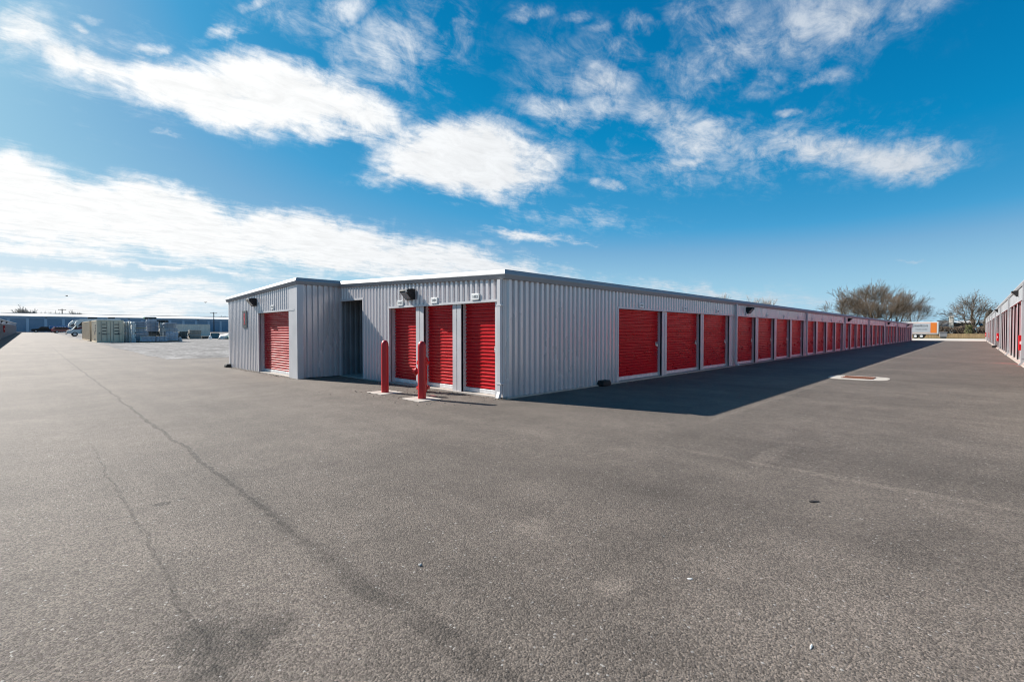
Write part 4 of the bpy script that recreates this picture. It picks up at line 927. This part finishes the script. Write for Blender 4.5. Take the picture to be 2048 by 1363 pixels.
def vehicle(name, label, cat, loc, rot, prof, hw, bodym, panes, wheels, extra=(), group=None, bev=.05):
    """side profile in x,z (front at -x); panes: polygons on the sides"""
    t = thing(name, label, cat, loc, rot, group)
    mb = MB(); mb.prism(prof, -hw, hw); me = mb.mesh('body', bodym); bm = bmesh.new(); bm.from_mesh(me)
    bmesh.ops.bevel(bm, geom=[e for e in bm.edges if e.calc_face_angle(0) > .6], offset=bev, segments=2, affect='EDGES'); bm.to_mesh(me); bm.free()
    me.polygons.foreach_set('use_smooth', [True] * len(me.polygons)); me.set_sharp_from_angle(angle=R_(35)); link('body', me, t)
    for pn in panes:
        nm, pts, m = pn
        for sy in (-1, 1):
            mb = MB(); mb.prism(pts, sy * (hw + .004), sy * (hw + .012)); link(nm, mb.mesh(nm, m), t)
    for x, r in wheels:
        wheel(t, x, -hw + .1, r, side=-1); wheel(t, x, hw - .1, r, side=1)
    for nm, b, m in extra:
        mb = MB(); mb.box(*b, b=.012); link(nm, mb.mesh(nm, m), t)
    return t
def gx(px, Y): return frame_at(px, Y)
YT = 206.0
vehicle('pickup_truck', 'dark pickup truck parked across the far end of the left lane', 'pickup truck', ((gx(65, YT) + gx(112, YT)) / 2, YT, gz(YT)), 0,
        [(-2.85, .45), (-2.9, .95), (-2.75, 1.12), (-1.35, 1.22), (-.75, 1.82), (.85, 1.84), (1.05, 1.2), (2.85, 1.2), (2.88, .5), (2.2, .42), (1.5, .42), (-1.4, .42), (-2.2, .42)], .97,
        mat('black_car_paint', (0.010, 0.014, 0.016), 0.35, .0, .05, 1.0, spec=.3),
        [('side_window', [(-1.15, 1.25), (-.7, 1.74), (.05, 1.76), (.05, 1.25)], GLASS), ('side_window', [(.12, 1.25), (.12, 1.76), (.75, 1.76), (.9, 1.25)], GLASS)],
        [(-1.85, .42), (1.75, .42)], [('headlight', (-2.89, -2.78, -.9, -.55, .82, 1.0), LENS), ('headlight', (-2.89, -2.78, .55, .9, .82, 1.0), LENS), ('tail_light', (2.8, 2.9, -.95, -.78, .8, 1.1), REDP), ('bumper', (-3.0, -2.86, -.95, .95, .42, .62), RIM)])
YS = 190.0
vehicle('suv', 'dark red sport utility car parked behind the motorhome', 'car', ((gx(111, YS) + gx(135, YS)) / 2 + .3, YS, gz(YS)), R_(10),
        [(2.3, .4), (2.35, .95), (1.35, 1.08), (.75, 1.68), (-1.9, 1.74), (-2.3, 1.1), (-2.35, .45), (-1.5, .4), (1.4, .4)], .92,
        mat('dark_red_car_paint', (0.20, 0.02, 0.025), 0.25, .1, .05, 1.0, coat=.4),
        [('side_window', [(1.15, 1.12), (.68, 1.58), (-.3, 1.6), (-.3, 1.12)], GLASS), ('side_window', [(-.4, 1.12), (-.4, 1.6), (-1.75, 1.62), (-2.0, 1.12)], GLASS)],
        [(1.5, .38), (-1.45, .38)], [('tail_light', (-2.4, -2.28, -.88, -.66, .85, 1.25), mat('tail_light_red', (0.5, 0.02, 0.03), 0.3)), ('tail_light', (-2.4, -2.28, .66, .88, .85, 1.25), mat('tail_light_red', (0, 0, 0))), ('rear_window', (-2.22, -2.06, -.7, .7, 1.2, 1.6), LENS)])
YR = 122.0
rx0, rx1 = gx(133, YR), gx(133, YR) + 8.2
CREAMP = mat('white_coach_paint', (0.75, 0.74, 0.70), 0.35, 0, .05, .5)
MAROON = mat('maroon_stripe', (0.16, 0.02, 0.03), 0.4)
vehicle('motorhome', 'white motorhome with a maroon stripe beside the tan container', 'motorhome', ((rx0 + rx1) / 2, YR, gz(YR)), 0,
        [(-4.1, .55), (-4.1, 1.1), (-3.35, 1.3), (-2.75, 2.05), (-3.0, 2.25), (-2.7, 2.95), (4.0, 3.0), (4.1, .6), (3.0, .5), (-3.0, .5)], 1.2, CREAMP,
        [('side_window', [(-2.6, 1.95), (-2.0, 2.75), (-.6, 2.75), (-.6, 1.95)], GLASS), ('side_window', [(-.2, 1.85), (-.2, 2.75), (.9, 2.75), (.9, 1.85)], mat('teal_glass', (0.03, 0.12, 0.12), .1)),
         ('stripe', [(-3.2, 1.25), (-2.3, 1.85), (4.05, 1.75), (4.05, 1.4), (-2.0, 1.4)], MAROON), ('skirt', [(-2.2, .62), (-2.2, 1.2), (4.0, 1.2), (4.0, .62)], mat('beige_skirt', (0.45, 0.40, 0.33), .5)),
         ('cab_window', [(-3.25, 1.4), (-2.85, 1.95), (-2.7, 1.95), (-2.7, 1.4)], GLASS)],
        [(-3.0, .42), (2.4, .42)], [('headlight', (-4.14, -4.0, -1.0, -.7, .8, 1.02), LENS), ('headlight', (-4.14, -4.0, .7, 1.0, .8, 1.02), LENS), ('bumper', (-4.25, -4.08, -1.15, 1.15, .45, .65), BLACK)], bev=.09)
YQ = 140.0
qx = gx(133.5, YQ)
vehicle('travel_trailer', 'tall white travel trailer with a dark swoosh behind the motorhome', 'travel trailer', (qx + 4.6, YQ, gz(YQ)), 0,
        [(-4.4, 1.7), (-4.3, 2.5), (-3.6, 3.2), (-2.4, 3.55), (4.4, 3.7), (4.4, .7), (-1.6, .7), (-1.6, 1.6)], 1.22, CREAMP,
        [('swoosh', [(-4.2, 2.1), (-3.2, 2.75), (-1.8, 3.1), (4.3, 3.35), (4.3, 3.1), (-1.5, 2.85), (-2.8, 2.4), (-3.8, 1.8)], mat('dark_swoosh', (0.16, 0.13, 0.12), .5)),
         ('side_window', [(0, 1.7), (0, 2.5), (1.2, 2.5), (1.2, 1.7)], GLASS)], [(1.0, .4), (2.0, .4)], [('roof_unit', (-1.2, .4, -.4, .4, 3.55, 3.95), BLACK), ('roof_unit', (2.2, 3.4, -.4, .4, 3.62, 4.0), BLACK)], bev=.12)
YC = 200.0
t = thing('cargo_trailer', 'blue cargo trailer with pale lettering behind the dark red car', 'trailer', ((gx(107, YC) + gx(136, YC)) / 2, YC + 12, gz(YC)), 0)
mb = MB(); mb.box(-2.2, 2.2, -1, 1, .5, 2.25, b=.06); link('body', mb.mesh('body', mat('strong_blue_paint', (0.01, 0.14, 0.34), .4)), t)
mb = MB()
for k in range(4): mb.box(-.6 + k * .6, -.25 + k * .6, -1.012, -1.003, 1.55, 1.95)
link('lettering', mb.mesh('lettering', WHITE), t)
for xx in (-.6, .5): wheel(t, xx, -.9, .36); wheel(t, xx, .9, .36, side=1)

# ------------------------------------------------------------------ far right: semi-trailer, fence, hedge, buildings
XT = 141.0
def ypx(px, X):
    d = ray(px, 663); return d.y * X / d.x
ty0, ty1 = ypx(1877, XT), ypx(1877, XT) + 14.2
t = thing('semi_trailer', 'white and orange box semi-trailer with black lettering past the building end', 'semi-trailer', (XT, (ty0 + ty1) / 2, 0), 0)
hl = (ty1 - ty0) / 2
TZ0, TZ1 = .95, 3.72
ORANGE = mat('orange_trailer_paint', (0.72, 0.19, 0.02), .45, 0, .05, 1.0)
TGREY = mat('pale_grey_side', (0.44, 0.47, 0.50), .5, 0, .04, 1.0)
mb = MB(); mb.box(0, 2.5, -hl, hl, TZ0, TZ1, b=.04); link('body', mb.mesh('body', mat('dull_white_trailer', (0.66, 0.65, 0.63), .5, 0, .06, .8)), t)
mb = MB(); mb.box(-.012, -.003, -hl + 1.38, hl - .3, TZ0 + .42, TZ1 - .42); link('side_panel', mb.mesh('side_panel', TGREY), t)
mb = MB(); mb.box(-.014, -.004, -hl + .30, -hl + 1.34, TZ0 + .25, TZ1 - .22); link('side_panel', mb.mesh('side_panel', ORANGE), t)
mb = MB(); mb.box(-.015, -.005, -hl + 1.38, hl - .3, TZ0 + .3, TZ0 + .36); mb.box(-.015, -.005, -hl + 1.38, hl - .3, TZ1 - .34, TZ1 - .28); link('stripe', mb.mesh('stripe', ORANGE), t)
o = link('lettering', text_mesh('Skelton', 0.92, DARKTX, .004), t, (-.02, -hl + 3.12, TZ1 - 0.86), -math.pi / 2)
o = link('lettering', text_mesh('TRUCK LINES', .34, DARKTX, .004), t, (-.02, -hl + 2.92, TZ0 + 1.05), -math.pi / 2)
mb = MB(); mb.box(.1, .22, -hl + .1, hl - 3, TZ0 - .16, TZ0 - .01); mb.box(2.28, 2.4, -hl + .1, hl - 3, TZ0 - .16, TZ0 - .01); mb.box(.1, 2.4, -hl + .05, -hl + .13, .5, TZ0 - .02); link('chassis', mb.mesh('chassis', BLACK), t)
for k, yy in enumerate((ypx(1843, XT), ypx(1831, XT))):
    yl = yy - (ty0 + ty1) / 2
    mb = MB(); mb.tube([(.02, yl, .48), (.05, yl, .48), (.5, yl, .48)], [.44, .48, .48], 20); mb.tube([(2.0, yl, .48), (2.45, yl, .48), (2.48, yl, .48)], [.48, .48, .44], 20); o = link('wheel', mb.mesh('wheel', TYRE, True), t)
    mb = MB(); mb.tube([(.0, yl, .48), (.06, yl, .48)], [.26, .3], 16); link('rim', mb.mesh('rim', mat('white_rim', (.8, .8, .8), .4), True), o)
mb = MB(); mb.box(.05, .12, ypx(1852, XT) - (ty0 + ty1) / 2, ypx(1826, XT) - (ty0 + ty1) / 2, .5, TZ0 - .17); link('mudguard', mb.mesh('mudguard', BLACK), t)

XW = 149.0
t = thing('board_fence', 'long tan wooden board fence across the end of the right lane', 'fence', (XW, 0, 0))
OAK = mat('tan_fence_board', (0.40, 0.27, 0.14), .85, 0, .25, 1.2, stretch=(3, 3, .4))
fr = random.Random(5)
mb = MB(); y = -30.0
while y < 34:
    mb.box(-.02 + fr.uniform(-.008, .008), .02, y, y + .19, .05, 1.02 + fr.uniform(-.03, .03)); y += .2
link('boards', mb.mesh('boards', OAK), t)
for k in range(27): m2 = MB(); m2.box(.021, .14, -30 + k * 2.4, -29.88 + k * 2.4, 0, 1.06); link('post', m2.mesh('post', OAK), t)

def leafbox(name, label, cat, x0, x1, y0, y1, z0, z1, n, size, m, seed, taper=0.0, group=None, trunk=True, noisy=.5):
    from mathutils import noise as mn
    rr = random.Random(seed); mb = MB(); cx, cy = (x0 + x1) / 2, (y0 + y1) / 2; k = 0
    while k < n:
        x, y, q = rr.uniform(-1, 1), rr.uniform(-1, 1), rr.random()
        s = 1 - taper * q
        P = Vector((cx + x * (x1 - x0) / 2 * s, cy + y * (y1 - y0) / 2 * s, z0 + q * (z1 - z0)))
        if taper and x * x + y * y > 1: continue
        top = 1 + .18 * mn.noise(Vector((P.x * .4, P.y * .4, seed)))
        P.z = z0 + (P.z - z0) * top
        if mn.noise(P * .9 / max(size * 3, .3) * .5) < -noisy: continue
        a = Vector((rr.gauss(0, 1), rr.gauss(0, 1), rr.gauss(0, 1))).normalized(); b = a.orthogonal().normalized()
        sz = size * rr.uniform(.5, 1.2); mb.poly([P - a * sz * .5, P + b * sz * .35, P + a * sz * .5, P - b * sz * .35]); k += 1
    t = thing(name, label, cat, (cx, cy, z0 if z0 < .6 else 0), 0, group)
    part('foliage', mb, m, t, raw=True)
    if trunk:
        m2 = MB(); m2.tube([(cx, cy, 0), (cx, cy, z0 + (z1 - z0) * .6)], [.16, .06], 7); part('trunk', m2, BARK, t)
    return t
HEDGE = mat('brown_hedge_leaf', (0.075, 0.052, 0.035), .9, 0, .35, .8)
SHRUB = mat('olive_shrub_leaf', (0.085, 0.088, 0.03), .8, 0, .3, 1.0)
CONIF = mat('dark_conifer_needle', (0.055, 0.046, 0.034), .9, 0, .3, 1.0)
leafbox('hedge', 'dark brown hedge running behind the wooden fence', 'hedge', 152, 154.5, ypx(1972, 153) - 6, ypx(1868, 153), .2, 2.75, 5200, .34, HEDGE, 11, trunk=False)
yy = ypx(1938, 150.6); leafbox('shrub', 'green shrub growing behind the fence in front of the brown hedge', 'shrub', 150, 151.4, yy - 1.0, yy + 1.0, .2, 2.9, 600, .3, SHRUB, 12, .45)
yy = ypx(1980, 158); leafbox('conifer_tree', 'dark conifer at the far end of the right building', 'conifer', 155.5, 160.5, yy - 1.6, yy + 1.6, .8, 6.3, 2600, .5, CONIF, 13, .55)
t = thing('utility_box', 'grey utility box standing in front of the wooden fence', 'utility box', (146, ypx(1887, 146), 0))
mb = MB(); mb.box(-.5, .5, -.65, .65, .28, 1.35, b=.05); link('cabinet', mb.mesh('cabinet', mat('grey_box_paint', (0.27, 0.27, 0.28), .6)), t)
mb = MB(); mb.box(-.56, .56, -.72, .72, 1.3, 1.42, b=.03); link('lid', mb.mesh('lid', MATS['grey_box_paint']), t)
mb = MB(); mb.box(-.45, .45, -.5, .5, 0, .29); link('base', mb.mesh('base', mat('dark_base', (.07, .07, .07), .8)), t)

def house(name, label, px0, px1, X, depth, hw, hr, wm, rm, win=True, base=0.0):
    ya, yb = ypx(px1, X), ypx(px0, X); L = yb - ya; t = thing(name, label, 'building', (X, (ya + yb) / 2, base)); h = L / 2
    mb = MB(); mb.box(0, depth, -h, h, 0, hw); link('wall', mb.mesh('wall', wm), t)
    mb = MB(); mb.quad((-.4, -h - .3, hw - .05), (-.4, h + .3, hw - .05), (depth / 2, h + .3, hr), (depth / 2, -h - .3, hr)); mb.quad((depth / 2, -h - .3, hr), (depth / 2, h + .3, hr), (depth + .4, h + .3, hw - .05), (depth + .4, -h - .3, hw - .05))
    for sy in (-1, 1): mb.poly([(-.3, sy * h, hw), (depth / 2, sy * h, hr - .05), (depth + .3, sy * h, hw)])
    link('roof', mb.mesh('roof', rm), t)
    if win:
        n = max(2, int(L / 5))
        for k in range(n):
            y = -h + L * (k + .5) / n; m2 = MB(); m2.box(-.05, .02, y - .8, y + .8, .9, 2.1); o = link('window', m2.mesh('window', WHITE), t)
            m3 = MB(); m3.box(-.06, -.0501, y - .7, y + .7, 1.0, 2.0); link('pane', m3.mesh('pane', GLASS), o)
    return t
ROOFD = mat('dark_slate_roof', (0.10, 0.105, 0.105), .8, 0, .15, .6)
house('house', 'low house with a dark grey roof behind the hedge by the trailer', 1874, 1903, 188, 14, 3.0, 5.0, mat('pale_stucco', (0.62, 0.58, 0.52), .8), ROOFD)
house('house', 'brown-walled house with pale eaves behind the bare right-hand tree', 1906, 1950, 196, 12, 4.2, 4.9, mat('brown_brick', (0.20, 0.12, 0.085), .9, 0, .2, 2.0), mat('pale_metal_roof', (0.6, 0.58, 0.54), .5))
house('house', 'tan house peeping out beside the dark conifer', 1960, 1976, 200, 10, 3.4, 5.1, mat('tan_siding', (0.46, 0.29, 0.18), .8), ROOFD)
house('warehouse', 'long low dark-roofed warehouse on the skyline behind the semi-trailer', 1838, 1880, 240, 20, 3.2, 4.4, mat('grey_siding', (0.25, 0.26, 0.27), .7), ROOFD, False)
t = thing('pale_column', 'pale square pylon rising beside the dark-roofed house', 'pylon', (178, ypx(1902.5, 178), 0))
mb = MB(); mb.box(-.6, .6, -.45, .45, 0, 5.6, b=.05); link('shaft', mb.mesh('shaft', MATS['pale_stucco']), t); mb = MB(); mb.box(-.7, .7, -.55, .55, 5.4, 5.75, b=.04); link('cap', mb.mesh('cap', MATS['pale_stucco']), t)

# ------------------------------------------------------------------ bare trees
def bare_tree(label, X, Y, height, seed, spread=.55, stems=1, levels=6, trunk_frac=.22, thick=.026, tw=TWIG, bk=BARK, group='bare winter trees', lean=0.0, minr=.016, split=3, name='bare_tree', up=.18, dense=.5):
    rr = random.Random(seed); base = Vector((X, Y, gz(Y) - .05)); t = thing(name, label, 'tree', base, 0, group)
    tr, cr = MB(), MB()
    def grow(p, d, ln, r, lev):
        n = 3 if lev < levels - 1 else 2; pts = [p]; rad = [r]; q = p.copy(); dd = d.copy(); r1 = max(r * .62, minr * .6)
        for i in range(n):
            dd = (dd + Vector((rr.gauss(0, .09), rr.gauss(0, .09), rr.gauss(0, .06) + up * .22))).normalized(); q = q + dd * ln / n; pts.append(q.copy()); rad.append(r + (r1 - r) * (i + 1) / n)
        (tr if lev <= 1 else cr).tube(pts, [max(x, minr) for x in rad], 7 if lev <= 1 else (4 if lev == 2 else 3), False)
        if lev >= levels: return
        k = split if lev > 0 else split + 1
        if lev >= 2 and rr.random() < dense: k += 1
        az = rr.uniform(0, 6.28)
        for i in range(k):
            f = 1.0 if i == 0 else rr.uniform(.45, 1.0); idx = min(n, max(1, int(round(f * n)))); st = pts[idx]
            ang = spread * rr.uniform(.6, 1.2) * (.35 if i == 0 else 1.0) * (1.0 if lev < 3 else .85); az += 2.4 + rr.uniform(-.5, .5)
            e1 = dd.orthogonal().normalized(); e2 = dd.cross(e1)
            nd = (dd * math.cos(ang) + (e1 * math.cos(az) + e2 * math.sin(az)) * math.sin(ang)); nd.z += up * rr.uniform(.1, .8); nd.normalize()
            grow(st, nd, ln * rr.uniform(.72, .95), r1 * (.92 if i == 0 else .68), lev + 1)
    tot = sum(.77 ** k for k in range(levels)) * .78
    for s_ in range(stems):
        a = rr.uniform(0, 6.28); d = Vector((math.cos(a) * (.35 if stems > 1 else .05) + lean * RGT.x, math.sin(a) * (.35 if stems > 1 else .05) + lean * RGT.y, 1)).normalized()
        grow(Vector((rr.uniform(-.4, .4), rr.uniform(-.4, .4), 0)) * (1 if stems > 1 else 0), d, height * (trunk_frac if stems == 1 else trunk_frac * .85), height * thick / math.sqrt(stems), 0)
    # scale to the wanted height
    zmax = max(v[2] for v in cr.v); k = height / zmax
    for mb_ in (tr, cr): mb_.v = [(x * k, y * k, z * k) for x, y, z in mb_.v]
    link('trunk', rawmesh(tr, 'trunk', bk), t); link('crown', rawmesh(cr, 'crown', tw), t); return t
def tree_px(px, depth):  # point at that forward distance
    d = ray(px, 663); s_ = depth / d.dot(FWD); return d.x * s_, d.y * s_
def tp(label, px, depth, ytop, seed, **k):
    x, y = tree_px(px, depth); h = (663 - ytop) * depth / FPX + CAMH - gz(y); return bare_tree(label, x, y, h, seed, **k)
tp('broad bare tree whose crown forms the left end of the clump behind the long building', 1690, 150, 572, 21, spread=.66, up=.03, dense=.4, trunk_frac=.16, minr=.022)
tp('tallest bare tree in the clump behind the long building', 1745, 155, 552, 22, spread=.62, up=.03, dense=.45, trunk_frac=.17, minr=.022, levels=6)
tp('dense brown bare tree at the right end of the clump behind the long building', 1800, 140, 573, 23, spread=.66, up=.04, dense=.5, minr=.022, stems=2, levels=5)
tp('thin-twigged bare tree reaching right above the semi-trailer', 1822, 160, 580, 24, spread=.6, minr=.02)
tp('thickly branched low tree in the middle of the clump behind the long building', 1768, 138, 585, 25, spread=.55, minr=.022, stems=2, levels=5)
tp('spreading bare tree with dark forked limbs behind the wooden fence', 1944, 128, 576, 36, spread=.78, minr=.02, trunk_frac=.17, thick=.036, levels=6, up=.03, dense=.25)
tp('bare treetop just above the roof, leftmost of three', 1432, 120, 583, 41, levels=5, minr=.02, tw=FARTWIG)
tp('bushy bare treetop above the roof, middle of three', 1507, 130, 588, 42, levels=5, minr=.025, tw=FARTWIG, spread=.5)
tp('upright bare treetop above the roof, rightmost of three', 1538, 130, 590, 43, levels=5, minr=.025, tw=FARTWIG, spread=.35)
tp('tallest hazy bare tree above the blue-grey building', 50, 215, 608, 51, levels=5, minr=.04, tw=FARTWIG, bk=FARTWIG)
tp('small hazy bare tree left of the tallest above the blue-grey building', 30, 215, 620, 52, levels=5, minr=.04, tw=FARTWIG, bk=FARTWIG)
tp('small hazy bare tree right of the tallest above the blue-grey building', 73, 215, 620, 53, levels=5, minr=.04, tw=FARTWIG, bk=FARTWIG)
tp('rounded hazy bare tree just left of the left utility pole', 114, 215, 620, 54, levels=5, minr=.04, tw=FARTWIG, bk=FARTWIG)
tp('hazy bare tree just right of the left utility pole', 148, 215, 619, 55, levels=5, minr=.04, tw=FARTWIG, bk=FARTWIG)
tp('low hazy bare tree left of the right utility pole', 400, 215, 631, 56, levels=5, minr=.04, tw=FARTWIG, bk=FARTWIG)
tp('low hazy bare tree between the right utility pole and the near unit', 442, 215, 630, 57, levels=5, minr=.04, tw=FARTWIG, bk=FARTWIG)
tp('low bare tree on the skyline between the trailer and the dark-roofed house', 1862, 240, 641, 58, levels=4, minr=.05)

# ------------------------------------------------------------------ power line, birds
pol = []
for px, yt, l in ((125, 617.5, 'dark wooden utility pole on the skyline above the parked pickup, left of the two'), (428, 624, 'dark wooden utility pole on the skyline near the projecting unit')):
    x, y = tree_px(px, 190); zt = (663 - yt) * 190 / FPX + CAMH; pol.append((x, y, zt)); dv = Vector((1, 0, 0))
    t = thing('utility_pole', l, 'utility pole', (x, y, gz(y)), 0, 'utility poles on the left skyline')
    mb = MB(); mb.tube([(0, 0, 0), (0, 0, zt - gz(y))], [.2, .15], 8); link('pole', mb.mesh('pole', DARKTX, True), t)
    mb = MB(); mb.box(-1.2, 1.2, -.07, .07, zt - gz(y) - .5, zt - gz(y) - .34); 
    for q in (-1.05, -.5, .5, 1.05): mb.tube([(q, 0, zt - gz(y) - .34), (q, 0, zt - gz(y) - .15)], .05, 6)
    link('crossarm', mb.mesh('crossarm', DARKTX), t)
a, b = Vector(pol[0]), Vector(pol[1]); dv = (b - a)
for k, (off, l) in enumerate(((-.15, 'upper thin power cable strung between the utility poles'), (-1.6, 'lower thin power cable strung between the utility poles'))):
    mb = MB(); pts = []
    for i in range(61):
        s_ = -0.6 + 1.75 * i / 60; fr_ = s_ - math.floor(s_); p = a + dv * s_; p.z += off - 1.2 * 4 * fr_ * (1 - fr_) * .5; pts.append(p)
    mb.tube(pts, .018, 4, False); tag(link('power_cable', mb.mesh('power_cable', DARKTX)), l, 'power cable', 'power cables on the left skyline')
for px, py, l in ((133.5, 591.5, 'tiny dark bird in flight over the left skyline, farther left'), (411, 604.5, 'tiny dark bird in flight just left of the near building')):
    d = ray(px, py); p = Vector((0, 0, CAMH)) + d * 62
    bm = bmesh.new(); bmesh.ops.create_icosphere(bm, subdivisions=2, radius=1)
    for v in bm.verts: v.co = Vector((v.co.x * .15, v.co.y * .05 * (1 - .4 * v.co.x), v.co.z * .05))
    mb = MB(); mb.bm(bm)
    for sy in (-1, 1): mb.poly([(.06, sy * .02, .02), (.1, sy * .16, .09), (.02, sy * .3, .05), (-.03, sy * .16, .07), (-.05, sy * .02, .02)])
    mb.poly([(-.13, 0, 0), (-.24, .05, .01), (-.24, -.05, .01)])
    tag(link('bird', mb.mesh('bird', DARKTX), None, p, .6), l, 'bird', 'birds over the left skyline')
